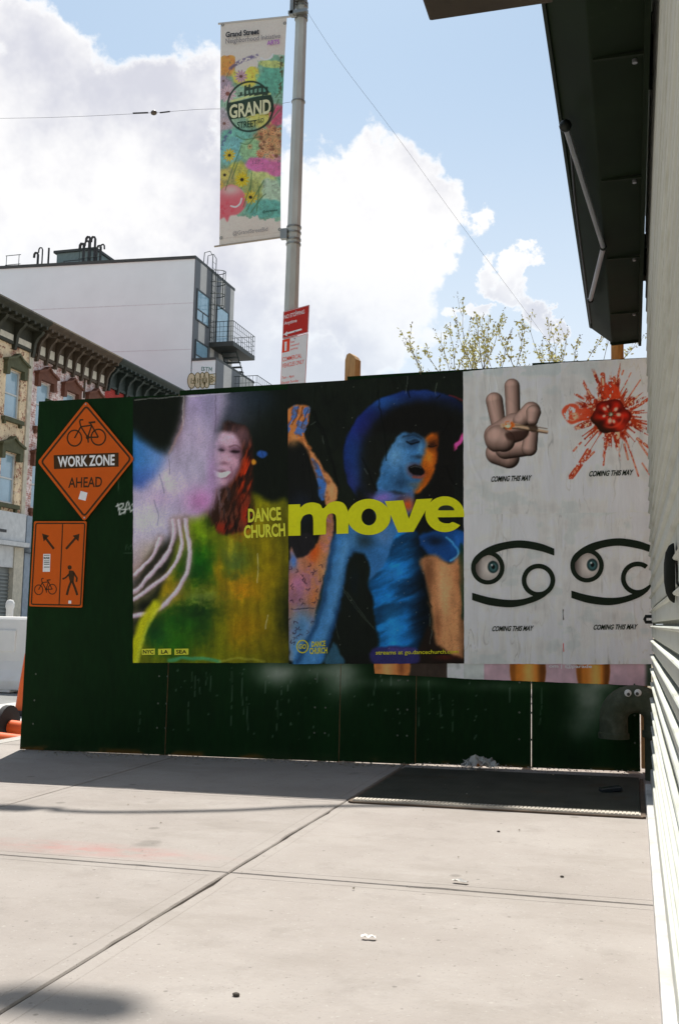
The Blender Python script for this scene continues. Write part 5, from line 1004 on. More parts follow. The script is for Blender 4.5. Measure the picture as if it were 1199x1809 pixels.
for q in ((131, 172), (562, 160), (527, 1593), (120, 1652)):
    p = bmap(360+q[0]/3.932, q[1]/3.932, .006); g_ = MB().lathe([(.010, 0), (.013, .003), (.018, .003), (.020, 0)], 12).build('grommet', st_m, None, True); g_.rotation_euler = (math.pi/2, 0, 0); g_.location = p; g_.parent = banner; g_.matrix_parent_inverse = Matrix.Translation(banner.location).inverted()

SN = Vector((-.276, -.961, 0)).normalized(); SP = pole_at(4.2)+SN*.105
def sgm(e=0.): return lambda px, py: onP(px, py, SP+SN*e, SN)
red_m = mat('sign_red', pr(128, 18, 3), .45, var=.06); wh_m = mat('sign_face_white', pr(200, 190, 186), .45, var=.05); redink = inkmat('sign_red_ink', 164, 48, 30); cs = sx(480, 520, 6.661)
s1 = thing('no_stopping_sign', 'red no stopping sign with left arrow, on the galvanised pole', 'sign', tuple(sgm()(522, 570)))
wbuild(MB().extr([sgm()(*q) for q in cs(rounded([(137, 204), (443, 121), (427, 448), (125, 524)], 8))], -SN*.004), 'face_plate', red_m, s1)
k = Ink(480, 520, 6.661); k.text('NO STOPPING', (147, 246), (386, 178), (384, 226), (147, 292), .012); k.text('Anytime', (147, 322), (296, 284), (294, 338), (147, 374), .012); k.stroke([(352, 410), (178, 460)], 20); k.poly([(139, 472), (182, 434), (182, 492)])
k.stroke([(141, 209), (439, 128), (423, 443), (129, 518)], 3.5, True); k.build('lettering', sgw, sgm(.0008), s1)
s2 = thing('metered_parking_sign', 'white and red commercial parking sign under the red no stopping sign', 'sign', tuple(sgm()(520, 640)))
wbuild(MB().extr([sgm()(*q) for q in cs(rounded([(124, 532), (427, 455), (390, 1150), (96, 1175)], 8))], -SN*.004), 'face_plate', wh_m, s2)
k = Ink(480, 520, 6.661); k.poly([(127, 540), (215, 517), (207, 670), (117, 690)]); k.text('COMMERCIAL', (126, 742), (350, 695), (350, 742), (126, 794), .008); k.text('VEHICLES ONLY', (124, 818), (380, 764), (376, 812), (124, 868), .008)
for t_, q in (('hour', ((224, 548), (272, 536), (272, 562), (224, 574))), ('metered', ((222, 592), (320, 566), (320, 590), (222, 616))), ('parking', ((220, 634), (306, 614), (306, 644), (220, 666))), ('7am - 4pm', ((120, 966), (262, 944), (260, 984), (120, 1006))), ('Except Sunday', ((118, 1026), (316, 996), (314, 1034), (118, 1064)))): k.text(t_, *q, .008)
k.stroke([(128, 538), (423, 461), (387, 1144), (100, 1169)], 3.5, True); k.build('lettering', redink, sgm(.0008), s2)
k = Ink(480, 520, 6.661); k.text('1', (150, 560), (178, 553), (174, 660), (150, 666), .03); k.build('lettering', sgw, sgm(.0014), s2)
for s_, qs in ((s1, ((285, 200), (275, 440))), (s2, ((270, 520), (250, 1080)))):
    for q in qs: p = sgm(.002)(*cs([q])[0]); wbuild(MB().tube([p-SN*.003, p+SN*.004], .008, 8), 'bolt', alu, s_)

# wires
wire_m = mat('wire_rubber', (.03, .03, .03), .6, var=.1)
def wire(name, label, pts, r, n=8, m=wire_m):
    P = [Vector(p) for p in smooth([tuple(p) for p in pts], n)]; o = MB().tube(P, r, 6).build(name, m, None, True); return tag(o, label, 'wire')
wire('guy_wire', 'thin guy wire sloping down from the top of the galvanised pole', [pole_at(za_)+Vector((.1, -.08, 0)), onY(600, 108, 10.7), onY(700, 240, 11.3), onY(800, 378, 12), onY(900, 512, 12.8), onY(980, 620, 13.6)], .0015)
w2 = [pole_at(onY(514, 184, YP).z)+Vector((-.08, -.05, 0)), onY(440, 191, 10.6), onY(355, 193, 10.7), onY(270, 199, 10.8), onY(130, 206, 11), onY(0, 209, 11.2), onY(-300, 212, 11.6)]
span = thing('span_wire', 'thin span wire running from the galvanised pole across the street', 'wire', tuple(w2[0]))
wbuild(MB().tube([Vector(p) for p in smooth([tuple(p) for p in w2], 8)], .0019, 6), 'strand', wire_m, span, True)
q = onY(272, 199, 10.8); wbuild(MB().ball(q, .035, 10, 7, (1.2, 1, .9)), 'insulator', mat('brown_insulator', (.12, .09, .06), .4, var=.1), span, True); wbuild(MB().tube([onY(235, 200, 10.75), onY(262, 199, 10.8)], .010, 8), 'splice', wire_m, span, True); wbuild(MB().tube([onY(283, 199, 10.8), onY(300, 197, 10.78)], .009, 8), 'splice', wire_m, span, True)
# cables slung over the pavement from the shop to the houses opposite (first read from its shadow line, second added to cast a blob)
sdx, sdy = SUNV.x/SUNV.z, SUNV.y/SUNV.z
def cast(px, py, h): g = onG(px, py); return Vector((g.x+sdx*h, g.y+sdy*h, g.z+h))
ch = 7.4
cpts = [(-19.2, 6.2, 9.2), (-12, 6.8, 8.1), (-6.5, 7.3, 7.6)]+[tuple(cast(x, y, ch)) for x, y in ((5, 1428), (100, 1432), (200, 1435), (400, 1432), (550, 1425), (700, 1424), (860, 1428))]+[(.60, 8.8, 7.2)]
oc = thing('overhead_cable', 'thick black cable bundle slung high over the pavement, casting a thin shadow line', 'cable', cpts[-1])
wbuild(MB().tube([Vector(p) for p in smooth(cpts, 8)], .030, 8), 'strand', wire_m, oc, True)
for x_, y_, s_ in ((20, 1427, .15), (862, 1428, .14)): wbuild(MB().ball(cast(x_, y_, ch), s_, 12, 8, (1.1, .5, .5)), 'cable_coil', wire_m, oc, True)
spl = cast(110, 1772, 10.5); oc2 = thing('shadow_cable', 'added unseen cable with a fat bulge, shaped to shadow the pavement', 'cable', (XS, 6.9, 10.0))  # unseen cable and bulge added to cast the soft shadow blob
wbuild(MB().tube([Vector(p) for p in smooth([(-19.2, spl.y-.3, 10.4), (-8, spl.y-.1, 10.45), tuple(spl), (XS+.02, 6.9, 10.0)], 8)], .007, 6), 'strand', wire_m, oc2, True)
wbuild(MB().tube([spl+Vector((-.21, 0, .02)), spl+Vector((-.16, 0, .015)), spl+Vector((.14, 0, -.005)), spl+Vector((.20, 0, .0))], [.03, .08, .085, .03], 12), 'shadow_bulge', wire_m, oc2, True)

# ================================================================== HOUSES ACROSS THE STREET
def brickmat(name, c1, c2, mort, patch=None, plo=.5, phi=.56, pscale=1.4, var=.25, rows=.078, wb=.22):
    m = bpy.data.materials.new(name); m.use_nodes = True; t = m.node_tree; nn = t.nodes; p = nn['Principled BSDF']; p.inputs['Roughness'].default_value = .9; p.inputs['Specular IOR Level'].default_value = .2
    g = nn.new('ShaderNodeNewGeometry'); s = nn.new('ShaderNodeSeparateXYZ'); t.links.new(g.outputs['Position'], s.inputs[0]); cb = nn.new('ShaderNodeCombineXYZ'); t.links.new(s.outputs['Y'], cb.inputs[0]); t.links.new(s.outputs['Z'], cb.inputs[1])
    b = nn.new('ShaderNodeTexBrick'); b.inputs['Scale'].default_value = 1; b.inputs['Brick Width'].default_value = wb; b.inputs['Row Height'].default_value = rows; b.inputs['Mortar Size'].default_value = .009; b.inputs['Color1'].default_value = (*c1, 1); b.inputs['Color2'].default_value = (*c2, 1); b.inputs['Mortar'].default_value = (*mort, 1); t.links.new(cb.outputs[0], b.inputs['Vector'])
    def nz(sc_, d, off=0):
        n = nn.new('ShaderNodeTexNoise'); n.inputs['Scale'].default_value = sc_; n.inputs['Detail'].default_value = d; n.inputs['Roughness'].default_value = .7; t.links.new(g.outputs['Position'], n.inputs['Vector']); return n.outputs['Fac']
    def rp(v, a, b_, lo=0., hi=1.):
        r = nn.new('ShaderNodeMapRange'); t.links.new(v, r.inputs[0])
        for i, q in enumerate((a, b_, lo, hi)): r.inputs[i+1].default_value = q
        return r.outputs[0]
    c = b.outputs['Color']
    if patch:
        for (pc, lo, hi, scl) in patch:
            x = nn.new('ShaderNodeMix'); x.data_type = 'RGBA'; t.links.new(rp(nz(scl, 9), lo, hi), x.inputs[0]); t.links.new(c, x.inputs[6]); x.inputs[7].default_value = (*pc, 1); c = x.outputs[2]
    k = nn.new('ShaderNodeCombineXYZ'); s2 = rp(nz(2.5, 8), .3, .7, 1-var, 1+var)
    for i in range(3): t.links.new(s2, k.inputs[i])
    x = nn.new('ShaderNodeMix'); x.data_type = 'RGBA'; x.blend_type = 'MULTIPLY'; x.inputs[0].default_value = 1; t.links.new(c, x.inputs[6]); t.links.new(k.outputs[0], x.inputs[7]); t.links.new(x.outputs[2], p.inputs['Base Color'])
    bp = nn.new('ShaderNodeBump'); bp.inputs['Strength'].default_value = .5; bp.inputs['Distance'].default_value = .02; t.links.new(nz(14, 6), bp.inputs['Height']); t.links.new(bp.outputs[0], p.inputs['Normal'])
    MATS[name] = m; return m
XF = -19.0
bA = brickmat('tan_painted_brick', (.42, .17, .11), (.50, .24, .16), (.55, .42, .30), [((.82, .64, .42), .40, .47, 2.2), ((.30, .12, .07), .54, .58, 7.5)])
bB = brickmat('whitewashed_brick', (.44, .18, .14), (.52, .25, .20), (.66, .55, .50), [((.86, .74, .69), .42, .56, 5.5), ((.34, .12, .09), .56, .60, 8)])
bC = brickmat('red_painted_brick', (.46, .06, .05), (.50, .075, .06), (.40, .05, .045), None, var=.12)
frm_w = mat('window_frame_pale', (.62, .62, .58), .5, var=.1); glass_b = mat('glass_sky_tint', (.34, .50, .60), .08, var=.2, vscale=1.5, spec=.9); glass_d = mat('dark_window_glass', (.06, .09, .11), .05, var=.2, spec=.9)  # light blue pane colour carries a painted sky reflection
hoodA = mat('olive_stone', (.10, .10, .05), .85, var=.25); hoodB = mat('brown_stone', (.15, .055, .03), .85, var=.25)
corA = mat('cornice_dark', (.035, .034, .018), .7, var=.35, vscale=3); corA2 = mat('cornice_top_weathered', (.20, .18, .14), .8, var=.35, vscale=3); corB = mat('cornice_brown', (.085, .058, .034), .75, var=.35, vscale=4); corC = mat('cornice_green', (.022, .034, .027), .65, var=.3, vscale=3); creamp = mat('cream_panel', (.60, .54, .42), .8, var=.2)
def facade(mb, X, y0, y1, z0, z1, ops, dep=.16):
    ys = sorted({y0, y1, *[q for o in ops for q in o[:2]]}); zs = sorted({z0, z1, *[q for o in ops for q in o[2:]]})
    for i in range(len(ys)-1):
        for j in range(len(zs)-1):
            cy_, cz_ = (ys[i]+ys[i+1])/2, (zs[j]+zs[j+1])/2
            if any(o[0] < cy_ < o[1] and o[2] < cz_ < o[3] for o in ops): continue
            mb.quad((X, ys[i], zs[j]), (X, ys[i+1], zs[j]), (X, ys[i+1], zs[j+1]), (X, ys[i], zs[j+1]))
    for (a, b_, c_, d_) in ops:
        mb.quad((X, a, c_), (X-dep, a, c_), (X-dep, a, d_), (X, a, d_)); mb.quad((X, b_, c_), (X, b_, d_), (X-dep, b_, d_), (X-dep, b_, c_)); mb.quad((X, a, d_), (X-dep, a, d_), (X-dep, b_, d_), (X, b_, d_)); mb.quad((X, a, c_), (X, b_, c_), (X-dep, b_, c_), (X-dep, a, c_))
MC = {}
def share(key, fn):
    if key not in MC: MC[key] = fn()
    return MC[key]
def put(name, me, m, loc, parent, rz=0.):
    o = bpy.data.objects.new(name, me); col.objects.link(o)
    if len(me.materials) == 0: me.materials.append(m)
    o.location = Vector(loc)-parent.location if parent.parent is None else loc; o.parent = parent; return o
def window(b, X, yc, zb, wd, h, hood=None, hm=None, gl=None, split=.5, bars=0):
    def fr():
        m = MB(); f = .055
        m.box(-.10, -.02, -wd/2, -wd/2+f, 0, h).box(-.10, -.02, wd/2-f, wd/2, 0, h).box(-.10, -.02, -wd/2+f, wd/2-f, 0, f).box(-.10, -.02, -wd/2+f, wd/2-f, h-f, h)
        if split: m.box(-.085, -.03, -wd/2+f, wd/2-f, h*split-.025, h*split+.025)
        return m.mesh('window')
    fo = put('window', share(('w', wd, h, split), fr), frm_w, (X-.04, yc, zb), b)
    def pn(z0, z1): return lambda: MB().box(-.075, -.065, -wd/2+.057, wd/2-.057, z0, z1).mesh('pane')
    if split:
        a = put('pane', share(('p', wd, h, 0), pn(.057, h*split-.027)), None, (0, 0, 0), fo); c_ = put('pane', share(('p', wd, h, 1), pn(h*split+.027, h-.057)), None, (0, 0, 0), fo)
        for q in (a, c_):
            if not q.data.materials or q.data.materials[0] is None: q.data.materials.clear(); q.data.materials.append(gl or glass_b)
    else:
        a = put('pane', share(('p', wd, h, 2), pn(.057, h-.057)), None, (0, 0, 0), fo)
        if not a.data.materials or a.data.materials[0] is None: a.data.materials.clear(); a.data.materials.append(gl or glass_b)
    if hm:
        def sl(): return MB().box(-.1, .14, -wd/2-.14, wd/2+.14, -.16, -.03).box(-.1, .09, -wd/2-.09, -wd/2+.02, -.26, -.16).box(-.1, .09, wd/2-.02, wd/2+.09, -.26, -.16).mesh('window_sill')
        put('window_sill', share(('s', wd, hm.name), sl), hm, (X, yc, zb), b)
        def hd():
            m = MB(); e = wd/2+.16; m.prism([(-e, h-.22), (-e, h+.22), (-wd*.22, h+.34), (0, h+.48), (wd*.22, h+.34), (e, h+.22), (e, h-.22), (e-.17, h-.22), (e-.17, h+.03), (-e+.17, h+.03), (-e+.17, h-.22)], 0, -.02, .15)
            m.prism([(-e-.05, h+.20), (-wd*.24, h+.335), (0, h+.475), (wd*.24, h+.335), (e+.05, h+.20), (e+.05, h+.27), (wd*.24, h+.41), (0, h+.55), (-wd*.24, h+.41), (-e-.05, h+.27)], 0, .0, .22); return m.mesh('window_hood')
        put('window_hood', share(('h', wd, h, hm.name), hd), hm, (X, yc, zb), b)
    return fo
ZC = 10.40
def cornice(b, y0, y1, m, mt, nb, zlow, brw=.16, panels=None, proj=.70):
    prf = [(XF, ZC-.10), (XF+proj-.16, ZC-.10), (XF+proj-.10, ZC-.05), (XF+proj-.06, ZC+.0), (XF+proj, ZC+.06), (XF+proj, ZC+.14), (XF+proj-.1, ZC+.17), (XF-.4, ZC+.22)]
    prf = [(XF-.02, ZC-.34), (XF+.30, ZC-.34), (XF+.34, ZC-.26), (XF+proj-.16, ZC-.20), (XF+proj-.12, ZC-.14), (XF+proj-.03, ZC-.07), (XF+proj, ZC-.02), (XF+proj, ZC), (XF-.4, ZC+.08)]
    q = MB().prism(prf, 1, y0, y1); q.v = [tuple(Vector(v)-b.location) for v in q.v]; q.build('cornice', m, b)
    q = MB().box(XF, XF+.06, y0, y1, zlow+.12, ZC-.34).box(XF, XF+.10, y0, y1, zlow, zlow+.10); q.v = [tuple(Vector(v)-b.location) for v in q.v]; q.build('frieze', m, b)
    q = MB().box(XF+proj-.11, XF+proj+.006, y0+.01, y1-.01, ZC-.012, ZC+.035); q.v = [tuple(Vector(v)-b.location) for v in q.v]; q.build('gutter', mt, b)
    hb = ZC-.34-zlow
    def br(): return MB().prism([(0, -hb-.14), (.10, -hb-.14), (.13, -hb), (.17, -hb*.55), (.26, -hb*.30), (.40, -.10), (.46, .0), (0, .0)], 1, -brw/2, brw/2).mesh('bracket')
    for i in range(nb): put('bracket', share(('br', hb, brw, m.name), br), m, (XF+.012, y0+.12+(y1-y0-.24)*i/(nb-1), ZC-.342), b)
    def dn(): return MB().box(0, .30, -.05, .05, -.09, 0).mesh('dentil')
    nd = int((y1-y0)/.34)
    for i in range(nd): put('dentil', share(('dn', m.name), dn), m, (XF+.31, y0+.15+(y1-y0-.3)*i/(nd-1), ZC-.205), b)
    if panels:
        pw = (y1-y0-.24)/(nb-1)
        def pn(): return MB().box(0, .03, -pw/2+.12, pw/2-.12, 0, panels[1]-panels[0]).mesh('frieze_panel')
        for i in range(nb-1): put('frieze_panel', share(('fp', pw, m.name), pn), creamp, (XF+.062, y0+.12+pw*(i+.5), panels[0]), b)
def house(label, y0, y1, brick, winY, hm, name='row_house', split=.5):
    b = thing(name, label, 'house', (XF, (y0+y1)/2, -.12)); L0 = b.location
    ops = []
    for yc in winY:
        for zb, h in ((7.02, 1.55), (4.28, 1.60)): ops.append((yc-.40, yc+.40, zb, zb+h))
    mb = MB(); facade(mb, XF, y0, y1, 3.95, ZC-.1, ops); mb.quad((XF, y0, 3.95), (XF-12, y0, 3.95), (XF-12, y0, ZC), (XF, y0, ZC)); mb.quad((XF, y1, 3.95), (XF-12, y1, 3.95), (XF-12, y1, ZC), (XF, y1, ZC)); mb.quad((XF, y0, ZC-.02), (XF-12, y0, ZC-.02), (XF-12, y1, ZC-.02), (XF, y1, ZC-.02))
    mb.v = [tuple(Vector(v)-L0) for v in mb.v]; mb.build('wall', brick, b)
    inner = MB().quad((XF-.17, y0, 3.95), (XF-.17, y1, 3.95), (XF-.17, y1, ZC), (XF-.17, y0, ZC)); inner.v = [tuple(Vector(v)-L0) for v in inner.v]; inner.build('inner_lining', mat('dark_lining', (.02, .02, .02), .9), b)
    for yc in winY:
        for zb, h in ((7.02, 1.55), (4.28, 1.60)): window(b, XF, yc, zb, .80, h, True, hm)
    return b
yAB, yBC, yCE = 28.08, 32.82, 42.6
hA = house('tan painted brick house with olive window hoods and a dark cornice', 21.9, yAB-.005, bA, (27.10, 25.40, 23.70), hoodA)
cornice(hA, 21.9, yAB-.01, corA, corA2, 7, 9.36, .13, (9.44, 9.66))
hB = house('whitewashed brick house with brown window hoods and a brown bracketed cornice', yAB+.005, yBC-.005, bB, (28.82, 30.42, 32.02), hoodB)
cornice(hB, yAB+.01, yBC-.01, corB, mat('cornice_top_brown', (.30, .25, .17), .8, var=.35), 9, 9.30, .10, (9.42, 9.72))
hC = house('red painted brick house with a dark green bracketed cornice', yBC+.005, yCE, bC, (33.9, 35.6, 37.3, 39.0, 40.7), corC)
cornice(hC, yBC+.01, yCE, corC, mat('cornice_top_slate', (.10, .12, .11), .7, var=.3), 15, 9.38, .12)
hD = house('unseen brown brick house added beside the tan painted brick house', 16.0, 21.86, brickmat('plain_brown_brick', (.26, .12, .08), (.30, .15, .10), (.34, .28, .22)), (17.4, 19.0, 20.6), hoodB)  # row carried on out of view, added to block low sky light
cornice(hD, 16.0, 21.85, corB, corA2, 8, 9.36, .12)
hE = house('unseen long red brick tenement added beside the unseen brown brick house', -26.0, 15.96, brickmat('plain_red_brick', (.30, .10, .07), (.34, .13, .09), (.36, .28, .22)), tuple(-24+2.4*i for i in range(16)), hoodA)  # out-of-view stretch of the row, added to cut sky fill
cornice(hE, -26.0, 15.95, corA, corA2, 30, 9.36, .12)
# fire-escape-like drain between houses and pilaster strip
def hpart(b, name, m, *boxes):
    q = MB()
    for bb in boxes: q.box(*bb)
    q.v = [tuple(Vector(v)-b.location) for v in q.v]; return q.build(name, m, b)
hpart(hA, 'pilaster', creamp, (XF, XF+.05, yAB-.22, yAB-.02, 3.95, 9.95))
hpart(hB, 'drain_spout', corB, (XF, XF+.3, 29.0, 29.06, 9.10, 9.16)); hpart(hB, 'conduit', corB, (XF, XF+.05, 31.30, 31.36, 8.6, 9.3))
gate_m = mat('rolling_gate', (.22, .235, .225), .5, .3, var=.2, vscale=2, stretch=(1, 1, 8)); fas_w = mat('fascia_white', (.62, .62, .60), .6, var=.15); fas_b = mat('fascia_blue_grey', (.28, .33, .38), .6, var=.2)
def shopfront(b, y0, y1, fm, z0f, z1f, gates, pier):
    hpart(b, 'shop_fascia', fm, (XF-.1, XF+.12, y0, y1, z0f, z1f)); hpart(b, 'shop_ledge', fm, (XF-.1, XF+.30, y0, y1, z0f-.17, z0f-.03)); hpart(b, 'shop_lintel', fm, (XF-.1, XF+.06, y0, y1, z0f-.85, z0f-.18))
    for (a, c_) in gates:
        g0 = hpart(b, 'rolling_gate', gate_m, (XF-.12, XF-.08, a, c_, -.12, z0f-.84)); n = int((z0f-.84)/.115)
        def sl(w_=c_-a): return MB().prism([(0, 0), (.03, .02), (.03, .075), (0, .10)], 1, 0, w_).mesh('gate_slat')
        for i in range(n): put('gate_slat', share(('gs', round(c_-a, 3)), sl), gate_m, Vector((XF-.08, a, -.1+i*.115))-b.location, g0)
    for (a, c_) in pier: hpart(b, 'pier', creamp if fm is fas_w else fm, (XF-.1, XF+.10, a, c_, -.12, z0f-.19))
shopfront(hA, 21.95, yAB-.03, fas_w, 3.10, 4.0, [(22.2, 24.6), (24.9, 27.55)], [(21.95, 22.2), (24.6, 24.9), (27.55, yAB-.03)])
shopfront(hD, 16.05, 21.8, fas_b, 3.0, 4.0, [(16.4, 21.4)], []); shopfront(hE, -25.9, 15.9, fas_w, 3.0, 4.0, [(-25+5.0*i, -20.6+5.0*i) for i in range(8)], [])
shopfront(hB, yAB+.03, yBC-.03, fas_b, 2.95, 3.98, [(28.75, 32.4)], [(yAB+.03, 28.72), (32.43, yBC-.03)])
shopfront(hC, yBC+.03, yCE-.03, fas_b, 3.0, 4.0, [(33.4, 37.0), (37.5, 42.0)], [(37.02, 37.48)])
hpart(hA, 'shop_sign', mat('black_sign', (.03, .03, .03), .5), (XF+.121, XF+.14, 25.6, 27.0, 3.33, 3.42))

# ================================================================== GREY APARTMENT BLOCK
YG = 42.93; XU = -20.28; ZU = 18.27; gw_m = mat('grey_render', (.78, .86, .86), .85, var=.05, vscale=.6, bump=.08, bscale=10); gk = mat('dark_coping', (.05, .055, .05), .6); gs_d = mat('charcoal_cladding', (.13, .14, .15), .6, var=.1); gs_l = mat('cream_cladding', (.58, .56, .52), .7, var=.08); rail_m = mat('railing_steel', (.03, .045, .04), .5, .4)
blk_ = thing('apartment_block', 'tall pale grey apartment block with striped front and roof pipes', 'apartment block', (XU, YG, -.12))
def gpart(name, m, mb, smooth_=False):
    mb.v = [tuple(Vector(v)-blk_.location) for v in mb.v]; return mb.build(name, m, blk_, smooth_)
YG2 = 47.85
wl = MB().hexa([(-44, 40.9, 0), (XU, YG, 0), (XU, YG2, 0), (-44, YG2, 0), (-44, 40.9, ZU-.14), (XU, YG, ZU-.14), (XU, YG2, ZU-.14), (-44, YG2, ZU-.14)]); gpart('wall', gw_m, wl)
gpart('coping', gk, MB().hexa([(-44, 40.82, ZU-.14), (XU+.06, YG-.07, ZU-.14), (XU+.06, YG2+.05, ZU-.14), (-44, YG2, ZU-.14), (-44, 40.82, ZU), (XU+.06, YG-.07, ZU), (XU+.06, YG2+.05, ZU), (-44, YG2, ZU)]))
# control joints in the render
for z in (15.9, 13.6): gpart('joint', mat('joint_shadow_gap', (.64, .67, .68), .9), MB().hexa([(-43, 40.97, z), (XU-.02, YG-.004, z), (XU-.02, YG+.02, z), (-43, 41.0, z), (-43, 40.97, z+.04), (XU-.02, YG-.004, z+.04), (XU-.02, YG+.02, z+.04), (-43, 41.0, z+.04)]))
ed = [0, .60, 1.35, 2.05, 2.55, 3.15, 3.75, 4.4, YG2-YG-.01]
for i in range(8): gpart('cladding_strip', gs_d if i % 2 == 0 else gs_l, MB().box(XU+.002, XU+.05, YG+ed[i], YG+ed[i+1]-.012, 12.6, ZU-.15))
wb_ = mat('blue_window_glass', (.30, .48, .58), .06, var=.15, spec=.9); wf_ = mat('dark_window_frame', (.05, .06, .065), .5)
def gwin(y0, y1, z0, z1, nm='window', mull=None):
    f = gpart(nm, wf_, MB().box(XU+.051, XU+.10, y0, y1, z0, z0+.07).box(XU+.051, XU+.10, y0, y1, z1-.07, z1).box(XU+.051, XU+.10, y0, y0+.07, z0+.07, z1-.07).box(XU+.051, XU+.10, y1-.07, y1, z0+.07, z1-.07))
    zs = [z0+.07]+([mull-.03] if mull else [])+[z1-.07]
    if mull: gpart('mullion', wf_, MB().box(XU+.051, XU+.09, y0+.07, y1-.07, mull-.03, mull+.03).box(XU+.051, XU+.09, (y0+y1)/2-.025, (y0+y1)/2+.025, z0+.07, mull-.03))
    lo = z0+.07
    for hi in ([mull-.03, z1-.07] if mull else [z1-.07]):
        q = MB().box(XU+.055, XU+.07, y0+.071, y1-.071, lo+.002, hi-.002); q.v = [tuple(Vector(v)-blk_.location) for v in q.v]; po = q.build('pane', wb_); po.parent = f; lo = hi+.06
gwin(YG+.22, YG+1.72, 15.15, 16.72, mull=15.72); gwin(YG+.25, YG+1.75, 12.95, 14.20, mull=13.45); gwin(YG+2.62, YG+4.2, 14.55, 16.70, 'balcony_door'); gwin(YG+2.62, YG+4.2, 12.5, 13.9, 'balcony_door')
# balcony
bl_ = gpart('balcony', gk, MB().box(XU+.05, XU+1.35, YG+1.9, YG+4.85, 14.25, 14.48))
def gsub(name, m, mb, par):
    mb.v = [tuple(Vector(v)-blk_.location) for v in mb.v]; o = mb.build(name, m); o.parent = par; return o
rl = MB(); X1_ = XU+1.32
for z in (14.75, 15.0, 15.25, 15.52): rl.tube([(XU+.05, YG+1.93, z), (X1_, YG+1.93, z), (X1_, YG+4.82, z), (XU+.05, YG+4.82, z)], .018 if z > 15.4 else .010, 5)
for t in np.linspace(0, 1, 12): rl.tube([(X1_, YG+1.93+2.89*t, 14.45), (X1_, YG+1.93+2.89*t, 15.52)], .013, 5)
for t in np.linspace(.1, .9, 6): rl.tube([(XU+.05+1.27*t, YG+1.93, 14.45), (XU+.05+1.27*t, YG+1.93, 15.52)], .010, 5); rl.tube([(XU+.05+1.27*t, YG+4.82, 14.45), (XU+.05+1.27*t, YG+4.82, 15.52)], .010, 5)
gsub('railing', rail_m, rl, bl_)
# stair under the balcony
stt = MB()
for i in range(9): stt.box(XU+.35, XU+1.15, YG+2.8+i*.21, YG+3.05+i*.21, 14.15-i*.2, 14.19-i*.2)
stt.tube([(XU+.35, YG+2.8, 14.2), (XU+.35, YG+4.75, 12.4)], .03, 5).tube([(XU+1.15, YG+2.8, 14.2), (XU+1.15, YG+4.75, 12.4)], .03, 5); gpart('stair', rail_m, stt)
# caged roof ladder
lad = MB(); yl = YG+1.95; 
for s in (-.22, .22): lad.tube([(XU+.16, yl+s, 14.5), (XU+.16, yl+s, 18.9), (XU+.0, yl+s, 19.15), (XU-.3, yl+s, 19.1), (XU-.35, yl+s, 18.4)], .022, 5)
for z in np.arange(14.7, 18.7, .3): lad.tube([(XU+.16, yl-.22, z), (XU+.16, yl+.22, z)], .012, 4)
lo_ = gpart('ladder', rail_m, lad); cg = MB()
for z in (16.3, 16.9, 17.5, 18.1):
    cg.tube([(XU+.16+.62*math.sin(a), yl-.36*math.cos(a), z) for a in np.linspace(0, math.pi, 11)], .022, 5)
for a in (.6, 1.2, 1.57, 1.95, 2.5): cg.tube([(XU+.16+.62*math.sin(a), yl-.36*math.cos(a), 16.3) , (XU+.16+.62*math.sin(a), yl-.36*math.cos(a), 18.1)], .012, 4)
gsub('ladder_cage', rail_m, cg, lo_)
# lower wing with terrace
XL = -19.0; ZL = 13.15
gpart('lower_wall', gw_m, MB().box(XU+.06, XL, YG-.01, YG2, 0, ZL-.12)); gpart('lower_coping', gk, MB().box(XU+.06, XL+.05, YG-.06, YG2+.05, ZL-.12, ZL))
for i, (a, b_) in enumerate(((0, .9), (.9, 1.9), (1.9, 3.0), (3.0, 4.9))): gpart('cladding_strip', gs_d if i % 2 == 0 else gs_l, MB().box(XL+.002, XL+.05, YG+a, YG+b_-.012, 9, ZL-.125))
b2 = gpart('balcony', gk, MB().box(XL+.05, XL+1.3, YG+2.2, YG+7.5, 11.5, 11.7)); rl = MB()
for z in (11.9, 12.15, 12.4, 12.75): rl.tube([(XL+.05, YG+2.25, z), (XL+1.28, YG+2.25, z), (XL+1.28, YG+7.4, z)], .018 if z > 12.6 else .010, 5)
for t in np.linspace(0, 1, 20): rl.tube([(XL+1.28, YG+2.25+5.15*t, 11.7), (XL+1.28, YG+2.25+5.15*t, 12.75)], .011, 5)
for t in np.linspace(.05, .95, 7): rl.tube([(XL+.05+1.23*t, YG+2.25, 11.7), (XL+.05+1.23*t, YG+2.25, 12.75)], .010, 5)
gsub('railing', rail_m, rl, b2); gpart('air_conditioner', gk, MB().box(XL+.3, XL+.9, YG+4.6, YG+5.6, 11.7, 12.2))
# graffiti on the lower wall
gmap = lambda px, py: onY(px, py, YG-.018)
k = Ink(0, 380, 2.398)
for P in ([(855, 643), (855, 660)], [(855, 643), (866, 645), (862, 651), (868, 656), (856, 660)], [(870, 644), (884, 645)], [(877, 645), (875, 661)], [(885, 662), (887, 645), (892, 656), (898, 645), (897, 662)]): k.stroke(P, 2.6)
g1 = k.build('graffiti', mat('spray_green', (.06, .20, .16), .8), gmap, blk_)
def bub(cx_, cy_, rx, ry, rot=0.): return [(cx_+rx*math.cos(a)*math.cos(rot)-ry*math.sin(a)*math.sin(rot), cy_+rx*math.cos(a)*math.sin(rot)+ry*math.sin(a)*math.cos(rot)) for a in np.linspace(0, 2*math.pi, 18)[:-1]]
k = Ink(0, 380, 2.398)
for q in (bub(812, 702, 17, 32), bub(838, 700, 15, 33), bub(858, 700, 13, 34), bub(876, 698, 14, 34), bub(898, 694, 14, 22)): k.poly(q)
k.build('graffiti', mat('spray_cream', (.62, .56, .36), .8), gmap, blk_)
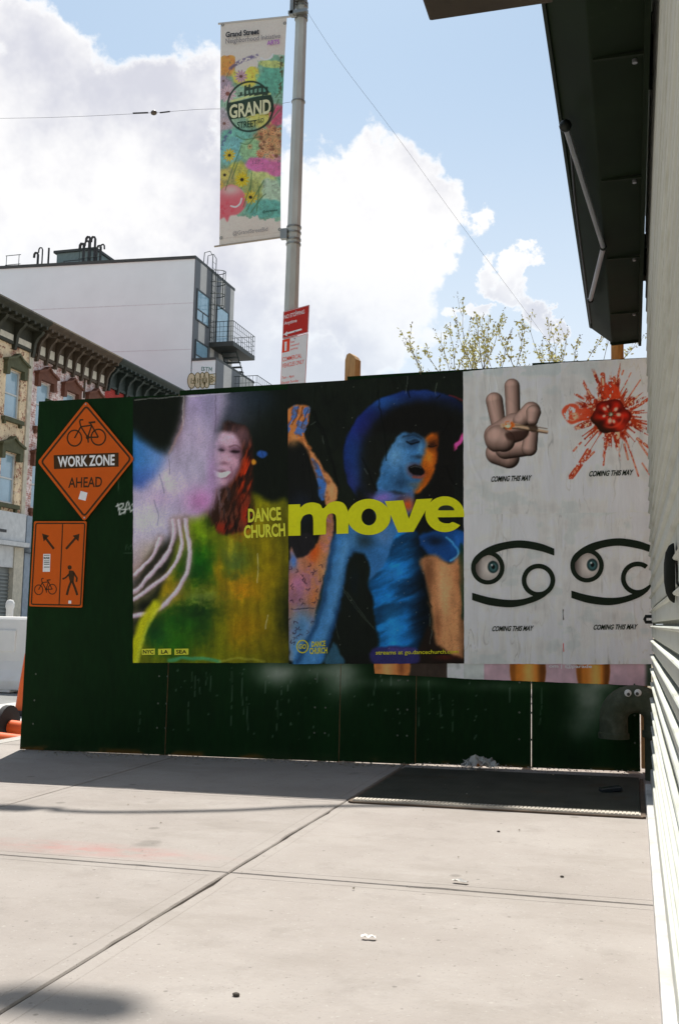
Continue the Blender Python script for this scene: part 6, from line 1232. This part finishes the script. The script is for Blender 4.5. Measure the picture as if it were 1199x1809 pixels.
k = Ink(0, 380, 2.398); gmap2 = lambda px, py: onY(px, py, YG-.024)
for q in (bub(812, 702, 17, 32), bub(838, 700, 15, 33), bub(858, 700, 13, 34), bub(876, 698, 14, 34)): k.stroke(q, 3, True)
k.stroke([(884, 674), (914, 672), (912, 716), (886, 718)], 3, True); k.stroke([(812, 690), (810, 712), (822, 712), (822, 700), (815, 700)], 3); k.stroke([(838, 690), (838, 712)], 3); k.stroke([(858, 690), (860, 712)], 3); k.stroke([(876, 688), (876, 710)], 3); k.stroke([(895, 682), (895, 708), (906, 700), (896, 694), (905, 688), (895, 682)], 3)
k.build('graffiti', mat('spray_olive', (.16, .14, .05), .8), gmap2, blk_)
# bulkhead and vent pipes on the roof
bk = gpart('bulkhead', mat('bulkhead_green', (.20, .26, .25), .8, var=.12), MB().box(-28.75, -26.5, YG+1.2, YG+6.0, ZU-.1, 19.55)); gsub('bulkhead_roof', gk, MB().box(-28.9, -26.4, YG+1.1, YG+6.1, 19.55, 19.68), bk); gsub('louvre_frame', gk, MB().box(-28.3, -27.1, YG+1.15, YG+1.2, 18.6, 19.1), bk); gsub('louvre', mat('louvre_green', (.22, .28, .28), .7), MB().box(-28.22, -27.18, YG+1.13, YG+1.149, 18.6, 19.03), bk)
for (px_, yt, sd_, w_) in ((68, 446, -1, .10), (76, 437, -1, .06), (149, 430, -1, .12), (160, 418, -1, .11), (169, 418, -1, .10), (172, 434, 1, .08), (178, 432, 1, .07), (87, 438, 0, .08), (158, 425, -1, .08)):
    t = onY(px_, yt, YG+.45); d = .22*sd_
    P = [(t.x, YG+.45, ZU-.2), (t.x, YG+.45, t.z-.12)]+([(t.x+d*.25, YG+.45, t.z-.02), (t.x+d*.7, YG+.45, t.z), (t.x+d, YG+.45, t.z-.08), (t.x+d*1.05, YG+.45, t.z-.26)] if sd_ else [(t.x, YG+.45, t.z)])
    gpart('vent_pipe', mat('vent_pipe_dark', (.04, .04, .038), .6), MB().tube(P, w_*.62, 8), True)
rr = MB()
for z in (18.8, 19.3): rr.tube([(-25.6, YG+.3, z), (-26.9, YG+.3, z)], .02, 4).tube([(-30.3, YG+.3, z), (-31.2, YG+.3, z)], .02, 4)
for x_ in (-25.6, -26.2, -26.85, -30.4, -31.15): rr.tube([(x_, YG+.3, ZU-.1), (x_, YG+.3, 19.3)], .02, 4)
gpart('roof_railing', rail_m, rr)

# ================================================================== STREET FURNITURE ON THE LEFT
RZ = -.245
br_m = mat('white_polyethylene', (.88, .87, .84), .5, var=.06, vscale=3, c2=(.78, .75, .68), c2lo=.6, c2hi=.8, c2scale=2)
bar = thing('water_barrier', 'white plastic water-filled road barrier beside the orange cone', 'barrier', (-9.0, 12.4, RZ))
bb = MB(); pr_ = [(-.30, 0.03), (-.30, .16), (-.20, .30), (-.15, .42), (-.12, 1.0), (-.09, 1.04), (.09, 1.04), (.12, 1.0), (.15, .42), (.20, .30), (.30, .16), (.30, .03)]
bb.prism(pr_, 0, -1.15, .93); bo = bb.build('body', br_m, bar, False, .02)
MB().box(-1.0, -.75, -.31, .31, 0, .03).box(.45, .75, -.31, .31, 0, .03).build('foot', br_m, bar); MB().lathe([(0, .03), (.06, .03), (.07, 0), (.07, -.02)], 16, (-.25, 0, 1.045)).build('fill_cap', br_m, bar, True); MB().tube([(.9, 0, .1), (.9, 0, 1.05)], .05, 10).build('hinge_pin', br_m, bar, True)
for k_ in range(3): MB().box(-.95+k_*.62, -.55+k_*.62, -.165, -.13, .55, .85).build('panel_recess', br_m, bar, False, .01)
wpst = onZ(29, 1093, .75); o = MB().lathe([(.0, 1.32), (.05, 1.31), (.075, 1.27), (.08, 1.2), (.065, 1.15), (.06, .1), (.16, .06), (.16, 0)], 16).build('bollard', br_m, None, True); o.location = (-10.6, 15.4, RZ); tag(o, 'white plastic bollard standing behind the water barrier', 'bollard')
# cone
cone_o = mat('cone_orange', (.80, .13, .02), .5, var=.08, vscale=6); cone_w = mat('cone_white_band', (.78, .76, .74), .45, var=.06); rub = mat('rubber_base', (.025, .026, .028), .8, var=.2)
cp = onZ(49, 1262, RZ); cp = Vector((cp.x, cp.y, RZ)); cn = thing('traffic_cone', 'tall orange traffic cone with white bands, half hidden by the hoarding', 'cone', tuple(cp))
hc = .985; rad_ = lambda z: .135-(.135-.024)*(z-.05)/(hc-.05)
def seg(z0, z1, g=0): return [(rad_(z0)+g, z0), (rad_(z1)+g, z1)]
for a_, b_ in ((.05, .66), (.745, .80), (.93, hc)): MB().lathe(seg(a_, b_)+([(0, hc)] if b_ == hc else []), 24).build('cone_body', cone_o, cn, True)
for a_, b_ in ((.66, .745), (.80, .93)): MB().lathe(seg(a_, b_, .002), 24).build('reflective_band', cone_w, cn, True)
MB().prism(rounded([(-.22, -.22), (.22, -.22), (.22, .22), (-.22, .22)], .06), 2, 0, .05).build('base', rub, cn, False, .01)
# fallen tubes
def delineator(label, cpos, ang, L_):
    t = thing('fallen_delineator', label, 'delineator', cpos, 'fallen orange delineators', ang)
    MB().tube([(0, 0, .14), (L_*.5, 0, .11), (L_, 0, .075)], [.058, .055, .05], 14).build('tube', cone_o, t, True); MB().tube([(-.005, 0, .15), (-.05, 0, .15), (-.09, 0, .15)], [.17, .17, .12], 20).build('base', rub, t, True); MB().tube([(L_*.55, 0, .1075), (L_*.55+.12, 0, .1015)], .0575, 14).build('reflective_band', cone_w, t, True)
g1_ = onZ(4, 1316, RZ); delineator('fallen orange tube delineator with its black base showing, by the kerb', (g1_.x, g1_.y+.10, RZ), .05, .95)
g2_ = onZ(-12, 1319, RZ); delineator('fallen orange tube delineator lying along the kerb, nearest the hoarding corner', (g2_.x-.05, g2_.y-.25, RZ-.03), .10, 1.0)
# bicycle parked across the street behind the barrier
bc_m = mat('bicycle_black', (.02, .02, .02), .4, .3); bk_ = thing('bicycle', 'dark bicycle parked behind the white barrier', 'bicycle', (-9.75, 14.6, RZ), None, .25)
for x_ in (0, 1.02):
    wt = MB(); wt.tube([(x_+.33*math.cos(a), 0, .35+.33*math.sin(a)) for a in np.linspace(0, 2*math.pi, 25)], .020, 6); wo_ = wt.build('wheel', bc_m, bk_, True)
    sp_ = MB()
    for a in np.linspace(0, 2*math.pi, 13)[:-1]: sp_.tube([(x_, 0, .35), (x_+.32*math.cos(a), 0, .35+.32*math.sin(a))], .003, 4)
    s_o = sp_.build('spokes', alu); s_o.parent = wo_
fr_ = MB()
for P in ([(0, 0, .35), (.22, 0, .85), (.25, 0, 1.0)], [(.24, 0, .80), (.68, 0, .82)], [(.26, 0, .74), (.58, 0, .33)], [(.70, 0, .92), (.58, 0, .33)], [(.58, 0, .33), (1.02, 0, .35)], [(1.02, 0, .35), (.68, 0, .80)]): fr_.tube(P, .016, 6)
fr_.build('frame', bc_m, bk_, True); MB().tube([(.25, -.28, 1.03), (.24, 0, 1.0), (.25, .28, 1.03)], .014, 6).build('handlebar', bc_m, bk_, True); MB().ball((.72, 0, .95), .1, 10, 6, (1.2, .6, .3)).build('saddle', bc_m, bk_, True)

# ================================================================== TREE BEHIND THE HOARDING
bark = mat('grey_bark', (.22, .19, .15), .9, var=.3, vscale=20); leaf_m = mat('spring_leaf', (.62, .60, .22), .7, var=.3, vscale=3, trans=0.); cat_m = mat('catkin_brown', (.15, .11, .05), .8, var=.3)
def tree(label, base, tops, seed, h0):
    rb = random.Random(seed); t = thing('young_tree', label, 'tree', tuple(base), 'young trees behind the hoarding')
    tr = MB(); lf = MB(); ck = MB(); base = Vector(base)
    def leaf(p, s, mb, ln=1.):
        d = Vector((rb.gauss(0, 1), rb.gauss(0, 1), rb.gauss(.6, 1))).normalized(); u = d.cross(Vector((rb.gauss(0, 1), rb.gauss(0, 1), rb.gauss(0, 1)))).normalized()
        mb.add([p, p+d*s*.5*ln+u*s*.28, p+d*s*ln, p+d*s*.5*ln-u*s*.28], [(0, 1, 2, 3)])
    def branch(p, d, L_, r, dep):
        P = [p]; n = 4; q = p; dd = d.copy()
        for i in range(n):
            dd = (dd+Vector((rb.gauss(0, .10), rb.gauss(0, .10), .06))).normalized(); q = q+dd*(L_/n); P.append(q)
        tr.tube(P, [max(.0020, r*(1-.55*i/n)) for i in range(n+1)], 6 if dep < 2 else 4, False)
        if dep >= 2:
            for i in range(1, n+1):
                for k in range(rb.randint(1, 4)):
                    if rb.random() < .92: leaf(P[i]+Vector((rb.gauss(0, .02), rb.gauss(0, .02), rb.gauss(0, .02))), rb.uniform(.035, .07), lf)
        if dep >= 3 or L_ < .28:
            if rb.random() < .5:
                for k in range(6): leaf(P[-1]+dd*(.016*k), .03, ck, 1.1)
            return
        for i in range(1, n+1):
            for k in range(2 if i < n else 2):
                if rb.random() < .48 and i < n: continue
                a = rb.uniform(0, 6.283); side = Vector((math.cos(a), math.sin(a), 0)); nd = (dd*rb.uniform(.75, 1.1)+side*rb.uniform(.30, .62)+Vector((0, 0, .22))).normalized(); branch(P[i], nd, L_*rb.uniform(.20, .36), r*.5, dep+1)
    q = base.copy(); top0 = base+Vector((0, 0, h0)); tr.tube([base, base+Vector((.02, 0, h0*.5)), top0], [.06, .045, .03], 8, False)
    for tp in tops:
        tv = Vector(tp)-top0; branch(top0-Vector((0, 0, rb.uniform(0, .3))), tv.normalized(), tv.length*.80, .013, 1)
    tr.v = [tuple(Vector(v)-base) for v in tr.v]; lf.v = [tuple(Vector(v)-base) for v in lf.v]; ck.v = [tuple(Vector(v)-base) for v in ck.v]
    tr.build('trunk', bark, t); tag(lf.build('crown', leaf_m, t), kind='stuff'); tag(ck.build('catkins', cat_m, t), kind='stuff')
YT = 14.5
b0 = onY(860, 800, YT); tree('young tree budding pale yellow behind the white posters, taller one', (b0.x, YT, gz(-1.5)), [tuple(onY(x, y, YT+dy)) for x, y, dy in ((812, 562, .2), (850, 566, -.3), (893, 568, .3), (775, 592, .1), (928, 594, -.2), (742, 606, .3), (835, 584, -.6), (872, 580, .6), (718, 630, .1), (905, 600, -.5), (790, 606, .6), (950, 620, .4))], 4, 2.1)
b1 = onY(985, 800, YT+1.5); tree('young tree budding pale yellow behind the tomato poster, lower one', (b1.x, YT+1.5, 0), [tuple(onY(x, y, YT+1.5+dy)) for x, y, dy in ((962, 598, .2), (1000, 606, -.2), (1025, 604, .3), (1050, 616, 0), (945, 616, .1), (985, 610, .5))], 9, 2.0)

# ================================================================== LITTER AND SMALL THINGS ON THE PAVEMENT
rb = random.Random(3)
def crumple(n, size, flat, seed):
    r2 = random.Random(seed); m = MB(); V = []
    for i in range(n+1):
        for j in range(n+1):
            u, v = i/n-.5, j/n-.5; V.append((u*size[0]*(1-.3*r2.random()), v*size[1]*(1-.3*r2.random()), flat*(.15+r2.random())*(1-1.3*(u*u+v*v))+.002))
    m.add(V, [(i*(n+1)+j, (i+1)*(n+1)+j, (i+1)*(n+1)+j+1, i*(n+1)+j+1) for i in range(n) for j in range(n)]); return m
pbag_m = mat('clear_plastic', (.62, .62, .58), .25, var=.2, vscale=20, alpha=.55); g = onG(853, 1357); g.y = min(g.y, 6.10)
o = crumple(9, (.24, .12), .085, 3).build('plastic_bag', pbag_m, None, True); o.location = (g.x, g.y, gz(g.x)); tag(o, 'crumpled clear plastic bag lying against the foot of the hoarding', 'bag')
ins = crumple(5, (.07, .05), .05, 5).build('wrapper', mat('orange_wrapper', (.5, .16, .03), .5), o); ins.location = (-.02, 0, .01)
g = onG(1078, 1404); o = MB().box(-.055, .055, -.03, .03, 0, .022).build('crushed_packet', mat('glossy_black_packet', (.02, .025, .03), .25), None, False, .006); o.location = (g.x, g.y, gz(g.x)+.017); o.rotation_euler = (0, -.12, .3); tag(o, 'crushed black packet lying on the steel cellar hatch', 'litter')
pw_m = mat('scrap_paper', (.74, .72, .68), .8, var=.1)
for (x, y, s, sd_, lab) in ((812, 1561, (.058, .022), 11, 'small curled white paper scrap on the concrete near the cross joint'), (651, 1660, (.046, .017), 12, 'small twisted white paper scrap in the middle of a bare slab')):
    g = onG(x, y); o = crumple(4, s, .014, sd_).build('paper_scrap', pw_m, None, True); o.location = (g.x, g.y, gz(g.x)+.002); o.rotation_euler = (0, 0, rb.uniform(-.3, .3)); tag(o, lab, 'paper')
st_ = mat('dark_pebble', (.06, .05, .04), .8, var=.3)
for (x, y, r, lab) in ((417, 1760, .008, 'dark pebble on the bare concrete slab close to the long joint'), (880, 1470, .006, 'small dark pebble on the concrete near the cellar hatch'), (992, 1808-258, .006, 'small brown pebble near the cross joint by the shutter')):
    g = onG(x, y); o = MB().ball((0, 0, .5*r), r, 8, 6, (1.2, .9, .6)).build('pebble', st_, None, True); o.location = (g.x, g.y, gz(g.x)); tag(o, lab, 'pebble')
# grit and leaf crumbs swept against the hoarding
deb = MB(); 
for i in range(900):
    u = rb.uniform(-4.0, .0); d = abs(rb.gauss(0, .10))+.02
    if rb.random() < .5: u = rb.choice((-2.2, -1.9, -1.6, -.95, -.5, -3.3))+rb.gauss(0, .25)
    if rb.random() < .12: d = rb.uniform(.02, 3.2)
    p = hw(u, 0, d); z = gz(p.x)+.003; s = rb.uniform(.003, .011)*(1 if d < .4 else .6); a = rb.uniform(0, 6.28); hgt = s*rb.uniform(.3, 1.1)
    if u > -1.37 and 4.88 < p.y: z += .015
    if p.x > .03: continue
    q = [Vector((p.x+s*math.cos(a+k*1.57)*rb.uniform(.5, 1), p.y+s*math.sin(a+k*1.57)*rb.uniform(.5, 1), z+(hgt if k % 2 else 0))) for k in range(4)]; deb.add(q, [(0, 1, 2, 3)])
o = deb.build('grit', mat('grit_crumbs', (.30, .27, .21), .9, var=.6, vscale=60)); tag(o, 'grit and leaf crumbs swept along the foot of the hoarding', 'debris', kind='stuff')
